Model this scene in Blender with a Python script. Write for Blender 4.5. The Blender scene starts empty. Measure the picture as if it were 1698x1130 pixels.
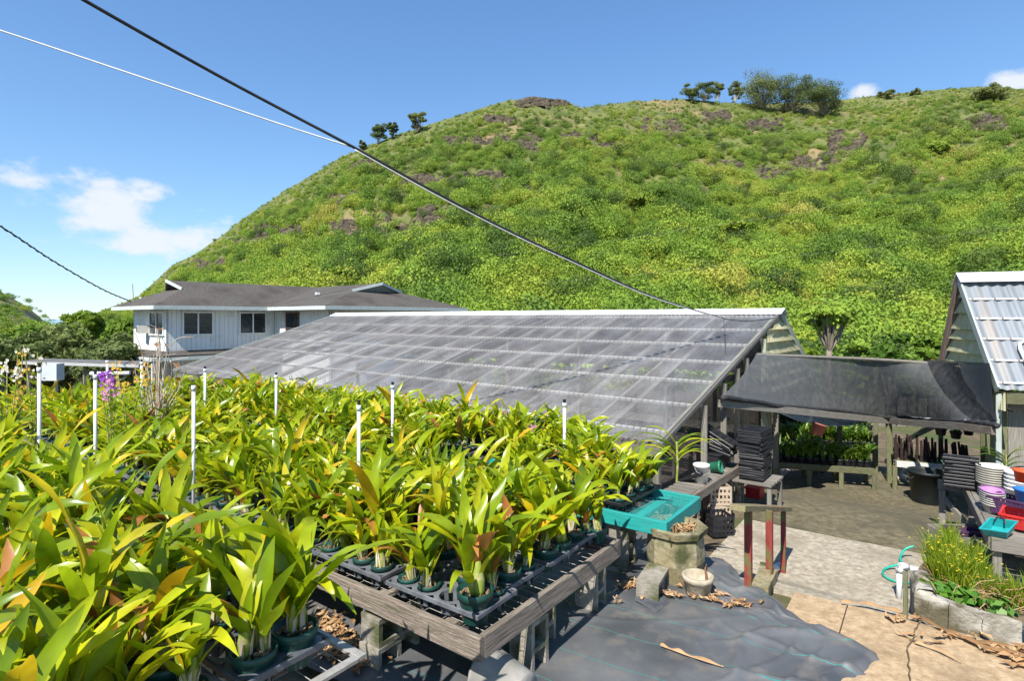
import bpy, math, random
import numpy as np
from mathutils import Vector, Matrix, noise as mnoise

random.seed(7)
rng = np.random.default_rng(7)
S = bpy.context.scene
COL = S.collection
R = math.radians

# ------------------------------------------------------------------ camera
FPX, HOR, CAMZ = 943.0, 528.0, 2.4          # focal length and horizon row of the 1698 x 1130 picture
cam = bpy.data.cameras.new('camera')
cam.sensor_width = 36.0
cam.lens = 36.0 * FPX / 1698.0
cam.shift_y = (HOR - 565.0) / 1698.0
cam.clip_start, cam.clip_end = 0.05, 60000.0
camo = bpy.data.objects.new('camera', cam)
camo.location = (0, 0, CAMZ)
camo.rotation_euler = (R(90), 0, 0)
COL.objects.link(camo)
S.camera = camo

# ------------------------------------------------------------------ sky and sun
SUN_D = Vector((0.46, 0.888, 0)).normalized()  # the way sunlight travels over the ground
SUN_EL = R(50)
world = bpy.data.worlds.new('World')
S.world = world
world.use_nodes = True
wn, wl = world.node_tree.nodes, world.node_tree.links
wn.clear()
sky = wn.new('ShaderNodeTexSky')
sky.sky_type = 'NISHITA'
sky.sun_disc = False
sky.sun_elevation = SUN_EL
sky.sun_rotation = math.atan2(-SUN_D.x, -SUN_D.y)
sky.altitude = 50
sky.air_density = 1.0
sky.dust_density = 0.0
sky.ozone_density = 1.6
bg = wn.new('ShaderNodeBackground')
bg.inputs['Strength'].default_value = 0.134
wout = wn.new('ShaderNodeOutputWorld')
wtc = wn.new('ShaderNodeTexCoord')


def wmath(op, a, b=None, c=None):
    n = wn.new('ShaderNodeMath')
    n.operation = op
    for i, v in enumerate((a, b, c)):
        if v is None:
            continue
        if isinstance(v, (int, float)):
            n.inputs[i].default_value = v
        else:
            wl.new(v, n.inputs[i])
    return n.outputs[0]


# fair-weather clouds: soft lobes around directions, broken up by noise
cn = wn.new('ShaderNodeTexNoise')
cn.inputs['Scale'].default_value = 15.0
cn.inputs['Detail'].default_value = 10.0
cn.inputs['Roughness'].default_value = 0.58
cmap = wn.new('ShaderNodeMapping')
cmap.inputs['Scale'].default_value = (1, 1, 1.7)
wl.new(wtc.outputs['Generated'], cmap.inputs['Vector'])
wl.new(cmap.outputs[0], cn.inputs['Vector'])
lobes = [(70, 297, .055, .022), (150, 335, .075, .036), (205, 362, .085, .032), (300, 398, .085, .030),
         (250, 318, .035, .020), (240, 408, .09, .016), (1695, 132, .04, .016), (1432, 154, .018, .010),
         (-700, 250, .2, .05), (2500, 200, .25, .06), (-1500, 300, .2, .05)]
dens = None
for (px, py, ax, ay) in lobes:
    d = Vector(((px - 849) / FPX, 1, (HOR - py) / FPX)).normalized()
    sub = wn.new('ShaderNodeVectorMath'); sub.operation = 'SUBTRACT'
    wl.new(wtc.outputs['Generated'], sub.inputs[0]); sub.inputs[1].default_value = d
    mul = wn.new('ShaderNodeVectorMath'); mul.operation = 'MULTIPLY'
    wl.new(sub.outputs[0], mul.inputs[0]); mul.inputs[1].default_value = (1 / ax, 1 / ax, 1 / ay)
    ln = wn.new('ShaderNodeVectorMath'); ln.operation = 'LENGTH'
    wl.new(mul.outputs[0], ln.inputs[0])
    v = wmath('SUBTRACT', 1.0, wmath('MULTIPLY', ln.outputs['Value'], 0.62))
    dens = v if dens is None else wmath('MAXIMUM', dens, v)
f = wmath('ADD', wmath('MULTIPLY', dens, 1.05), wmath('MULTIPLY', wmath('SUBTRACT', cn.outputs['Fac'], 0.5), 2.6))
mr = wn.new('ShaderNodeMapRange'); mr.interpolation_type = 'SMOOTHSTEP'
mr.inputs['From Min'].default_value = 0.30; mr.inputs['From Max'].default_value = 1.0
mr.inputs['To Max'].default_value = 0.9
wl.new(f, mr.inputs['Value'])
cmix = wn.new('ShaderNodeMixRGB')
wl.new(mr.outputs[0], cmix.inputs['Fac'])
# colour balance of the whole sky: deeper blue, softer towards the horizon
tint = wn.new('ShaderNodeVectorMath'); tint.operation = 'MULTIPLY'; tint.inputs[1].default_value = (.58, .80, 1.10)
wl.new(sky.outputs[0], tint.inputs[0])
den = wn.new('ShaderNodeVectorMath'); den.operation = 'MULTIPLY_ADD'; den.inputs[1].default_value = (.085, .085, .085); den.inputs[2].default_value = (1, 1, 1)
wl.new(tint.outputs[0], den.inputs[0])
div = wn.new('ShaderNodeVectorMath'); div.operation = 'DIVIDE'
wl.new(tint.outputs[0], div.inputs[0]); wl.new(den.outputs[0], div.inputs[1])
wl.new(div.outputs[0], cmix.inputs['Color1'])
cmix.inputs['Color2'].default_value = (3.5, 3.65, 3.85, 1)
wl.new(cmix.outputs[0], bg.inputs['Color'])
wl.new(bg.outputs[0], wout.inputs['Surface'])

sun = bpy.data.lights.new('sun', 'SUN')
sun.energy = 4.6
sun.angle = R(0.5)
sun.color = (1.0, 0.955, 0.88)
suno = bpy.data.objects.new('sun', sun)
ld = Vector((SUN_D.x * math.cos(SUN_EL), SUN_D.y * math.cos(SUN_EL), -math.sin(SUN_EL)))
suno.rotation_euler = ld.to_track_quat('-Z', 'Y').to_euler()
suno.location = (0, 0, 60)
COL.objects.link(suno)

S.view_settings.view_transform = 'Standard'
S.view_settings.look = 'None'
S.view_settings.exposure = 0.95
S.view_settings.gamma = 1.0
S.cycles.transparent_max_bounces = 14
S.cycles.max_bounces = 5
S.cycles.diffuse_bounces = 3
S.cycles.glossy_bounces = 2
S.cycles.transmission_bounces = 3
S.cycles.use_denoising = True


# ------------------------------------------------------------------ places
BA = R(90 - 36.4)                      # the benches' across direction, from +X
U = Vector((math.cos(BA), math.sin(BA), 0))
V = Vector((-math.sin(BA), math.cos(BA), 0))
GA = R(39.47)                          # the greenhouse's ridge direction
G = Vector((-math.cos(GA), math.sin(GA), 0))
H = Vector((math.sin(GA), math.cos(GA), 0))


def sst(a, b, x):
    t = min(1, max(0, (x - a) / (b - a)))
    return t * t * (3 - 2 * t)


YARD = -0.55


def zg(x, y):
    s = U.x * x + U.y * y
    z = YARD * sst(5.45, 6.9, s)
    z -= .5 * sst(9.6, 13.0, s)
    z -= 1.7 * sst(19, 30, y) + 2.5 * sst(34, 70, y)
    z -= 2.0 * sst(-14, -24, x)
    return z


def at(px, py, z):
    d = FPX * (CAMZ - z) / (py - HOR)
    return Vector(((px - 849) / FPX * d, d, z))


def atd(px, py, d):
    return Vector(((px - 849) / FPX * d, d, CAMZ - (py - HOR) / FPX * d))


def gr(px, py):
    z = -0.3
    for _ in range(30):
        p = at(px, py, z)
        z = 0.5 * z + 0.5 * zg(p.x, p.y)
    p = at(px, py, z)
    return p


def st(s, t, z=0.0):
    p = U * s + V * t
    return Vector((p.x, p.y, z))


# ------------------------------------------------------------------ materials
MATS = {}


def nodes_of(m):
    m.use_nodes = True
    return m.node_tree.nodes, m.node_tree.links


def mat(name, c1, c2=None, scale=6.0, rough=0.7, stretch=(1, 1, 1), bump=0.0, bscale=None, detail=6.0, spec=0.4,
        trans=0.0, c3=None, s3=1.2, w3=(0.5, 0.65), metal=0.0, coord='Object', rnd=0.0, lo=0.35, hi=0.68, transcol=None):
    if name in MATS:
        return MATS[name]
    m = bpy.data.materials.new(name)
    n, l = nodes_of(m)
    b = n['Principled BSDF']
    b.inputs['Roughness'].default_value = rough
    b.inputs['Metallic'].default_value = metal
    b.inputs['Specular IOR Level'].default_value = spec
    tc = n.new('ShaderNodeTexCoord')
    if coord == 'World':
        geo = n.new('ShaderNodeNewGeometry'); src = geo.outputs['Position']
    else:
        src = tc.outputs[coord]
    mp = n.new('ShaderNodeMapping')
    mp.inputs['Scale'].default_value = stretch
    l.new(src, mp.inputs['Vector'])
    vec = mp.outputs[0]
    oi = n.new('ShaderNodeObjectInfo')
    if rnd:
        ad = n.new('ShaderNodeVectorMath'); ad.operation = 'ADD'
        sc = n.new('ShaderNodeMath'); sc.operation = 'MULTIPLY'; sc.inputs[1].default_value = 37.0
        l.new(oi.outputs['Random'], sc.inputs[0]); l.new(vec, ad.inputs[0]); l.new(sc.outputs[0], ad.inputs[1])
        vec = ad.outputs[0]
    nz = n.new('ShaderNodeTexNoise')
    nz.inputs['Scale'].default_value = scale
    nz.inputs['Detail'].default_value = detail
    nz.inputs['Roughness'].default_value = 0.62
    l.new(vec, nz.inputs['Vector'])
    ramp = n.new('ShaderNodeMapRange')
    ramp.inputs['From Min'].default_value = lo; ramp.inputs['From Max'].default_value = hi
    l.new(nz.outputs['Fac'], ramp.inputs['Value'])
    mx = n.new('ShaderNodeMixRGB')
    mx.inputs['Color1'].default_value = (*c1, 1)
    mx.inputs['Color2'].default_value = (*(c2 or c1), 1)
    l.new(ramp.outputs[0], mx.inputs['Fac'])
    out = mx.outputs[0]
    if c3:
        n3 = n.new('ShaderNodeTexNoise'); n3.inputs['Scale'].default_value = s3; n3.inputs['Detail'].default_value = 5.0
        l.new(src if not rnd else vec, n3.inputs['Vector'])
        r3 = n.new('ShaderNodeMapRange'); r3.inputs['From Min'].default_value = w3[0]; r3.inputs['From Max'].default_value = w3[1]
        l.new(n3.outputs['Fac'], r3.inputs['Value'])
        m3 = n.new('ShaderNodeMixRGB'); m3.inputs['Color2'].default_value = (*c3, 1)
        l.new(r3.outputs[0], m3.inputs['Fac']); l.new(out, m3.inputs['Color1'])
        out = m3.outputs[0]
    if rnd:
        hv = n.new('ShaderNodeHueSaturation')
        mrr = n.new('ShaderNodeMapRange'); mrr.inputs['To Min'].default_value = 1 - rnd; mrr.inputs['To Max'].default_value = 1 + rnd
        l.new(oi.outputs['Random'], mrr.inputs['Value']); l.new(mrr.outputs[0], hv.inputs['Value'])
        l.new(out, hv.inputs['Color']); out = hv.outputs[0]
    l.new(out, b.inputs['Base Color'])
    if bump:
        bn = n.new('ShaderNodeTexNoise'); bn.inputs['Scale'].default_value = bscale or scale * 3; bn.inputs['Detail'].default_value = 6.0
        l.new(vec, bn.inputs['Vector'])
        bp = n.new('ShaderNodeBump'); bp.inputs['Strength'].default_value = bump; bp.inputs['Distance'].default_value = 0.02
        l.new(bn.outputs['Fac'], bp.inputs['Height']); l.new(bp.outputs[0], b.inputs['Normal'])
    if trans:
        o = n['Material Output']
        t = n.new('ShaderNodeBsdfTranslucent'); ms = n.new('ShaderNodeMixShader'); ms.inputs[0].default_value = trans
        if transcol:
            t.inputs['Color'].default_value = (*transcol, 1)
        else:
            l.new(out, t.inputs['Color'])
        l.new(b.outputs[0], ms.inputs[1]); l.new(t.outputs[0], ms.inputs[2]); l.new(ms.outputs[0], o.inputs['Surface'])
    MATS[name] = m
    return m


def leaf_mat(name, ca, cb, cc, rough=0.35, trans=0.35, spec=0.5):
    """Leaf colour varies from leaf to leaf (object and mesh island) and a little along the blade."""
    m = bpy.data.materials.new(name)
    n, l = nodes_of(m)
    b = n['Principled BSDF']
    b.inputs['Roughness'].default_value = rough
    b.inputs['Specular IOR Level'].default_value = spec
    oi = n.new('ShaderNodeObjectInfo'); geo = n.new('ShaderNodeNewGeometry')
    a = n.new('ShaderNodeMath'); a.operation = 'ADD'
    l.new(oi.outputs['Random'], a.inputs[0]); l.new(geo.outputs['Random Per Island'], a.inputs[1])
    fr = n.new('ShaderNodeMath'); fr.operation = 'FRACT'; l.new(a.outputs[0], fr.inputs[0])
    cr = n.new('ShaderNodeValToRGB')
    e = cr.color_ramp.elements
    e[0].position, e[0].color = 0.0, (*ca, 1)
    e[1].position, e[1].color = 1.0, (*cc, 1)
    x = e.new(0.55); x.color = (*cb, 1)
    l.new(fr.outputs[0], cr.inputs[0])
    tc = n.new('ShaderNodeTexCoord')
    nz = n.new('ShaderNodeTexNoise'); nz.inputs['Scale'].default_value = 9; nz.inputs['Detail'].default_value = 4
    l.new(geo.outputs['Position'], nz.inputs['Vector'])
    hv = n.new('ShaderNodeHueSaturation')
    mr_ = n.new('ShaderNodeMapRange'); mr_.inputs['From Min'].default_value = .3; mr_.inputs['From Max'].default_value = .7
    mr_.inputs['To Min'].default_value = .75; mr_.inputs['To Max'].default_value = 1.2
    l.new(nz.outputs['Fac'], mr_.inputs['Value']); l.new(mr_.outputs[0], hv.inputs['Value'])
    l.new(cr.outputs[0], hv.inputs['Color'])
    l.new(hv.outputs[0], b.inputs['Base Color'])
    t = n.new('ShaderNodeBsdfTranslucent'); l.new(hv.outputs[0], t.inputs['Color'])
    ms = n.new('ShaderNodeMixShader'); ms.inputs[0].default_value = trans
    l.new(b.outputs[0], ms.inputs[1]); l.new(t.outputs[0], ms.inputs[2])
    l.new(ms.outputs[0], n['Material Output'].inputs['Surface'])
    MATS[name] = m
    return m


def scrub_mat(name, cols, patch=0.035, rough=0.75, trans=0.25):
    """Foliage whose tint drifts over the hillside and jumps from plant to plant."""
    m = bpy.data.materials.new(name)
    n, l = nodes_of(m)
    b = n['Principled BSDF']; b.inputs['Roughness'].default_value = rough; b.inputs['Specular IOR Level'].default_value = 0.25
    geo = n.new('ShaderNodeNewGeometry'); oi = n.new('ShaderNodeObjectInfo')
    nz = n.new('ShaderNodeTexNoise'); nz.inputs['Scale'].default_value = patch; nz.inputs['Detail'].default_value = 3
    l.new(geo.outputs['Position'], nz.inputs['Vector'])
    zz_ = n.new('ShaderNodeSeparateXYZ'); l.new(geo.outputs['Position'], zz_.inputs[0])
    a = n.new('ShaderNodeMath'); a.operation = 'MULTIPLY_ADD'; a.inputs[1].default_value = 0.42; a.inputs[2].default_value = 0.02
    l.new(oi.outputs['Random'], a.inputs[0])
    a2 = n.new('ShaderNodeMath'); a2.operation = 'MULTIPLY_ADD'; a2.inputs[1].default_value = 1.5; a2.inputs[2].default_value = -.5
    l.new(nz.outputs['Fac'], a2.inputs[0])
    s_ = n.new('ShaderNodeMath'); s_.operation = 'ADD'; l.new(a.outputs[0], s_.inputs[0]); l.new(a2.outputs[0], s_.inputs[1])
    ri = n.new('ShaderNodeMath'); ri.operation = 'MULTIPLY_ADD'; ri.inputs[1].default_value = .12; ri.inputs[2].default_value = -.06
    l.new(geo.outputs['Random Per Island'], ri.inputs[0])
    s2 = n.new('ShaderNodeMath'); s2.operation = 'ADD'; l.new(s_.outputs[0], s2.inputs[0]); l.new(ri.outputs[0], s2.inputs[1])
    cr = n.new('ShaderNodeValToRGB'); e = cr.color_ramp.elements
    e[0].position, e[0].color = 0.05, (*cols[0], 1); e[1].position, e[1].color = 0.95, (*cols[-1], 1)
    for i, c in enumerate(cols[1:-1]):
        x = e.new(0.05 + 0.9 * (i + 1) / (len(cols) - 1)); x.color = (*c, 1)
    l.new(s2.outputs[0], cr.inputs[0])
    dry = n.new('ShaderNodeMapRange'); dry.inputs['From Min'].default_value = 25; dry.inputs['From Max'].default_value = 110; dry.inputs['To Max'].default_value = .62
    l.new(zz_.outputs['Z'], dry.inputs['Value'])
    dm = n.new('ShaderNodeMixRGB'); dm.blend_type = 'MIX'; dm.inputs['Color2'].default_value = (.27, .27, .095, 1)
    dv_ = n.new('ShaderNodeMath'); dv_.operation = 'MULTIPLY'; l.new(dry.outputs[0], dv_.inputs[0]); l.new(oi.outputs['Random'], dv_.inputs[1])
    l.new(dv_.outputs[0], dm.inputs['Fac']); l.new(cr.outputs[0], dm.inputs['Color1'])
    l.new(dm.outputs[0], b.inputs['Base Color'])
    t = n.new('ShaderNodeBsdfTranslucent'); l.new(dm.outputs[0], t.inputs['Color'])
    ms = n.new('ShaderNodeMixShader'); ms.inputs[0].default_value = trans
    l.new(b.outputs[0], ms.inputs[1]); l.new(t.outputs[0], ms.inputs[2]); l.new(ms.outputs[0], n['Material Output'].inputs['Surface'])
    MATS[name] = m
    return m


def sheer_mat(name, col, alpha, rough=0.25, gloss=0.25, transl=0.3, ns=3.0, stretch=(1, 1, 1), col2=None):
    """See-through sheet: part transparent, part scattering, with a sheen."""
    m = bpy.data.materials.new(name)
    n, l = nodes_of(m); n.remove(n['Principled BSDF']); o = n['Material Output']
    tc = n.new('ShaderNodeTexCoord'); mp = n.new('ShaderNodeMapping'); mp.inputs['Scale'].default_value = stretch
    l.new(tc.outputs['Object'], mp.inputs['Vector'])
    nz = n.new('ShaderNodeTexNoise'); nz.inputs['Scale'].default_value = ns; nz.inputs['Detail'].default_value = 5
    l.new(mp.outputs[0], nz.inputs['Vector'])
    mx = n.new('ShaderNodeMixRGB'); mx.inputs['Color1'].default_value = (*col, 1); mx.inputs['Color2'].default_value = (*(col2 or col), 1)
    rr = n.new('ShaderNodeMapRange'); rr.inputs['From Min'].default_value = .35; rr.inputs['From Max'].default_value = .65
    l.new(nz.outputs['Fac'], rr.inputs['Value']); l.new(rr.outputs[0], mx.inputs['Fac'])
    tr = n.new('ShaderNodeBsdfTransparent'); df = n.new('ShaderNodeBsdfDiffuse'); tl = n.new('ShaderNodeBsdfTranslucent'); gl = n.new('ShaderNodeBsdfGlossy')
    gl.inputs['Roughness'].default_value = rough
    oi = n.new('ShaderNodeObjectInfo'); hv = n.new('ShaderNodeHueSaturation'); vr = n.new('ShaderNodeMapRange')
    vr.inputs['To Min'].default_value = .72; vr.inputs['To Max'].default_value = 1.22
    l.new(oi.outputs['Random'], vr.inputs['Value']); l.new(vr.outputs[0], hv.inputs['Value']); l.new(mx.outputs[0], hv.inputs['Color'])
    l.new(hv.outputs[0], df.inputs['Color']); l.new(hv.outputs[0], tl.inputs['Color'])
    m1 = n.new('ShaderNodeMixShader'); m1.inputs[0].default_value = transl; l.new(df.outputs[0], m1.inputs[1]); l.new(tl.outputs[0], m1.inputs[2])
    m2 = n.new('ShaderNodeMixShader'); l.new(m1.outputs[0], m2.inputs[1]); l.new(tr.outputs[0], m2.inputs[2])
    am = n.new('ShaderNodeMapRange'); am.inputs['From Min'].default_value = .3; am.inputs['From Max'].default_value = .7
    am.inputs['To Min'].default_value = max(0, alpha - .06); am.inputs['To Max'].default_value = min(1, alpha + .06)
    l.new(nz.outputs['Fac'], am.inputs['Value']); l.new(am.outputs[0], m2.inputs[0])
    fz = n.new('ShaderNodeLayerWeight'); fz.inputs['Blend'].default_value = gloss
    m3 = n.new('ShaderNodeMixShader'); l.new(fz.outputs['Fresnel'], m3.inputs[0]); l.new(m2.outputs[0], m3.inputs[1]); l.new(gl.outputs[0], m3.inputs[2])
    l.new(m3.outputs[0], o.inputs['Surface'])
    MATS[name] = m
    return m


# ------------------------------------------------------------------ mesh helpers
class MB:
    def __init__(s):
        s.v, s.f = [], []

    def add(s, vs, fs):
        k = len(s.v)
        s.v += [tuple(p) for p in vs]
        s.f += [tuple(i + k for i in q) for q in fs]
        return s

    def box(s, c, d, rz=0.0, mtx=None):
        hx, hy, hz = d[0] / 2, d[1] / 2, d[2] / 2
        vs = [Vector((x, y, z)) for x in (-hx, hx) for y in (-hy, hy) for z in (-hz, hz)]
        M = Matrix.Translation(Vector(c)) @ (mtx if mtx else Matrix.Rotation(rz, 4, 'Z'))
        return s.add([M @ p for p in vs], [(0, 1, 3, 2), (4, 6, 7, 5), (0, 4, 5, 1), (2, 3, 7, 6), (0, 2, 6, 4), (1, 5, 7, 3)])

    def tube(s, pts, r, n=6, cap=True, rs=None):
        pts = [Vector(p) for p in pts]
        k = len(s.v)
        m = len(pts)
        up0 = Vector((0, 0, 1))
        for i, p in enumerate(pts):
            d = (pts[min(i + 1, m - 1)] - pts[max(i - 1, 0)]).normalized()
            a = d.cross(up0 if abs(d.z) < .95 else Vector((1, 0, 0))).normalized()
            b = a.cross(d)
            rr = rs[i] if rs else r
            for j in range(n):
                w = 2 * math.pi * j / n
                s.v.append(tuple(p + (a * math.cos(w) + b * math.sin(w)) * rr))
        for i in range(m - 1):
            for j in range(n):
                j2 = (j + 1) % n
                s.f.append((k + i * n + j, k + i * n + j2, k + (i + 1) * n + j2, k + (i + 1) * n + j))
        if cap:
            s.f.append(tuple(k + j for j in range(n))[::-1])
            s.f.append(tuple(k + (m - 1) * n + j for j in range(n)))
        return s

    def lathe(s, prof, n=16, c=(0, 0, 0), close=False, sx=1, sy=1):
        k = len(s.v)
        for (r, z) in prof:
            for j in range(n):
                w = 2 * math.pi * j / n
                s.v.append((c[0] + r * math.cos(w) * sx, c[1] + r * math.sin(w) * sy, c[2] + z))
        for i in range(len(prof) - 1):
            for j in range(n):
                j2 = (j + 1) % n
                s.f.append((k + i * n + j, k + i * n + j2, k + (i + 1) * n + j2, k + (i + 1) * n + j))
        if close:
            s.f.append(tuple(k + (len(prof) - 1) * n + j for j in range(n)))
            s.f.append(tuple(k + j for j in range(n))[::-1])
        return s

    def grid(s, fn, nu, nv):
        k = len(s.v)
        for i in range(nu + 1):
            for j in range(nv + 1):
                s.v.append(tuple(fn(i / nu, j / nv)))
        for i in range(nu):
            for j in range(nv):
                a = k + i * (nv + 1) + j
                s.f.append((a, a + nv + 1, a + nv + 2, a + 1))
        return s

    def mesh(s, name, m=None, smooth=False):
        me = bpy.data.meshes.new(name)
        me.from_pydata(s.v, [], s.f)
        if m:
            me.materials.append(m)
        if smooth:
            me.polygons.foreach_set('use_smooth', [True] * len(me.polygons))
        me.update()
        return me

    def build(s, name, m=None, parent=None, smooth=False):
        return obj(name, s.mesh(name, m, smooth), parent)


def wm(o):
    return wm(o.parent) @ o.matrix_basis if o.parent else o.matrix_basis.copy()


def obj(name, me, parent=None, M=None, local=False):
    """Link a mesh as an object; its geometry is in world space unless local."""
    o = bpy.data.objects.new(name, me)
    COL.objects.link(o)
    M = M or Matrix.Identity(4)
    if parent:
        o.parent = parent
        o.matrix_basis = M if local else wm(parent).inverted() @ M
    else:
        o.matrix_basis = M
    return o


def tag(o, label=None, cat=None, group=None, kind=None):
    if label: o['label'] = label
    if cat: o['category'] = cat
    if group: o['group'] = group
    if kind: o['kind'] = kind
    return o


def thing(name, label, cat, loc=(0, 0, 0), rz=0.0, group=None):
    o = bpy.data.objects.new(name, None)
    o.empty_display_size = .1
    COL.objects.link(o)
    o.location = loc
    o.rotation_euler = (0, 0, rz)
    o.matrix_basis = Matrix.Translation(Vector(loc)) @ Matrix.Rotation(rz, 4, 'Z')
    return tag(o, label, cat, group)


def struct(name, mb, m, smooth=False, parent=None):
    o = mb.build(name, m, parent, smooth)
    if not parent:
        o['kind'] = 'structure'
    return o


BARS = {}


def bar(name, p0, p1, w, h, m, parent=None, up=None):
    """A plank from p0 to p1 (centre line), w thick sideways and h high, its grain along local X."""
    p0, p1 = Vector(p0), Vector(p1)
    d = p1 - p0
    L = d.length
    x = d.normalized()
    upv = Vector(up) if up else (Vector((0, 0, 1)) if abs(x.z) < .9 else U)
    y = upv.cross(x).normalized()
    z = x.cross(y)
    key = (round(L, 2), round(w, 3), round(h, 3), m.name)
    if key not in BARS:
        e = min(w, h) * .08
        mb = MB()
        # chamfered prism along X
        prof = [(-w / 2 + e, -h / 2), (w / 2 - e, -h / 2), (w / 2, -h / 2 + e), (w / 2, h / 2 - e), (w / 2 - e, h / 2), (-w / 2 + e, h / 2), (-w / 2, h / 2 - e), (-w / 2, -h / 2 + e)]
        L2 = round(L, 2)
        k = max(2, min(9, int(L / .4)))
        vs = []
        for i in range(k):
            xx = -L2 / 2 + L2 * i / (k - 1)
            jy, jz = random.uniform(-1, 1) * .002, random.uniform(-1, 1) * .003
            vs += [(xx, a + jy, b + jz) for a, b in prof]
        fs = [tuple(range(8))[::-1], tuple(range((k - 1) * 8, k * 8))]
        for i in range(k - 1):
            fs += [(i * 8 + j, i * 8 + (j + 1) % 8, (i + 1) * 8 + (j + 1) % 8, (i + 1) * 8 + j) for j in range(8)]
        BARS[key] = mb.add(vs, fs).mesh('plank', m)
    M = Matrix(((x.x, y.x, z.x, 0), (x.y, y.y, z.y, 0), (x.z, y.z, z.z, 0), (0, 0, 0, 1)))
    M = Matrix.Translation((p0 + p1) / 2) @ M
    return obj(name, BARS[key], parent, M)


def copy_tree(o, M, label=None, group=None, name=None):
    c = o.copy()
    COL.objects.link(c)
    c.matrix_basis = M
    if label: c['label'] = label
    if group: c['group'] = group
    for ch in o.children:
        d = ch.copy(); COL.objects.link(d); d.parent = c; d.matrix_basis = ch.matrix_basis
        for gch in ch.children:
            e = gch.copy(); COL.objects.link(e); e.parent = d; e.matrix_basis = gch.matrix_basis
    return c


# the common materials
WOOD = mat('weathered_wood', (.115, .088, .07), (.34, .28, .23), 5, .9, (1.0, 26, 26), .7, 12, rnd=.2, c3=(.10, .10, .055), s3=4.5, w3=(.50, .70))
WOODG = mat('grey_wood', (.13, .115, .095), (.25, .23, .20), 5, .85, (1.2, 22, 22), .35, 10, rnd=.2, c3=(.10, .12, .06), s3=3, w3=(.58, .72))
WOODD = mat('mossy_wood', (.07, .075, .035), (.17, .17, .09), 6, .9, (1.5, 18, 18), .4, 10, rnd=.2)
WOODP = mat('pale_green_wood', (.30, .33, .24), (.42, .44, .34), 5, .8, (1.2, 20, 20), .2, 10, rnd=.1, c3=(.16, .12, .08), s3=3, w3=(.58, .7))
BLOCK = mat('concrete_block', (.21, .19, .15), (.33, .30, .25), 14, .95, bump=.5, bscale=60, rnd=.15, c3=(.09, .095, .04), s3=6.0, w3=(.46, .64))
CONC = mat('concrete', (.23, .195, .14), (.44, .385, .295), 16, .95, bump=.6, bscale=90, detail=12, coord='World', c3=(.19, .16, .11), s3=1.4, w3=(.48, .72))
CONCD = mat('mossy_shaded_concrete', (.075, .062, .034), (.165, .14, .083), 10, .95, bump=.4, bscale=60, coord='World', c3=(.075, .066, .04), s3=1.1, w3=(.5, .68))  # old mossy concrete, its colour also darkened to stand in for canopy shade
TAN = mat('tan_concrete', (.27, .185, .10), (.46, .335, .20), 18, .95, bump=.35, bscale=80, coord='World', c3=(.20, .135, .075), s3=1.9, w3=(.5, .72))
SOIL = mat('soil', (.07, .05, .03), (.16, .12, .07), 5, .95, bump=.5, coord='World', c3=(.06, .075, .02), s3=.5, w3=(.52, .62))
PVC = mat('white_pvc', (.58, .60, .60), (.66, .68, .68), 12, .4, c3=(.5, .5, .45), s3=5, w3=(.58, .75))
BLACKP = mat('black_plastic', (.012, .012, .014), (.022, .022, .025), 9, .4, rnd=.2)
TRAYM = mat('grey_tray_plastic', (.07, .075, .085), (.14, .148, .165), 8, .42, rnd=.15, c3=(.16, .155, .15), s3=6, w3=(.58, .75))
POTG = mat('green_pot_plastic', (.007, .042, .033), (.014, .066, .052), 7, .38, rnd=.2, c3=(.05, .07, .055), s3=8, w3=(.6, .8))
BARK = mat('bark_mix', (.10, .06, .03), (.30, .21, .12), 60, .95, bump=.8, bscale=60)
BULB = mat('pseudobulb', (.17, .23, .03), (.30, .33, .05), 25, .5, (1, 1, .25), c3=(.42, .34, .2), s3=14, w3=(.5, .6))
SHEATH = mat('dry_sheath', (.36, .29, .18), (.55, .48, .36), 30, .9, (1, 1, .2))
WHITE = mat('white_paint', (.62, .63, .63), (.7, .7, .69), 4, .6)
WIREM = mat('galvanised_wire', (.30, .28, .25), (.42, .40, .37), 20, .5, metal=.3)
CABLE = mat('black_cable', (.012, .012, .012), (.03, .03, .03), 8, .5)
CABLEW = mat('grey_cable', (.5, .5, .5), (.62, .62, .6), 8, .5)
LEAF = leaf_mat('orchid_leaf', (.15, .24, .006), (.33, .43, .008), (.58, .57, .014), .3, .5, .45)
LEAFY = leaf_mat('yellow_leaf', (.45, .42, .015), (.62, .45, .012), (.62, .33, .01), .35, .4)
LEAFB = leaf_mat('brown_leaf', (.34, .13, .025), (.45, .19, .04), (.30, .10, .02), .45, .3)
LITTER = leaf_mat('dry_leaf', (.22, .12, .05), (.36, .21, .10), (.46, .32, .18), .8, .1, .2)

# ================================================================== THE SETTING
def fbm(x, y, z=0.0, o=5):
    return mnoise.fractal(Vector((x, y, z)), 1.0, 2.1, o)


# ground: one sheet, fine near the camera, coarse towards the foot of the hills
def axis(lo, hi, fine_lo, fine_hi, st_f, n_c):
    a = list(np.linspace(lo, fine_lo, n_c, endpoint=False)) + list(np.arange(fine_lo, fine_hi, st_f)) + list(np.linspace(fine_hi, hi, n_c))
    return a


gx, gy = axis(-420, 420, -26, 20, .4, 14), axis(-40, 420, -4, 40, .4, 14)
mb = MB()
for y in gy:
    for x in gx:
        mb.v.append((x, y, zg(x, y) - .03 + .02 * fbm(x * .8, y * .8)))
nx = len(gx)
for j in range(len(gy) - 1):
    for i in range(nx - 1):
        mb.f.append((j * nx + i, j * nx + i + 1, (j + 1) * nx + i + 1, (j + 1) * nx + i))
struct('ground', mb, SOIL, True)

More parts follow.
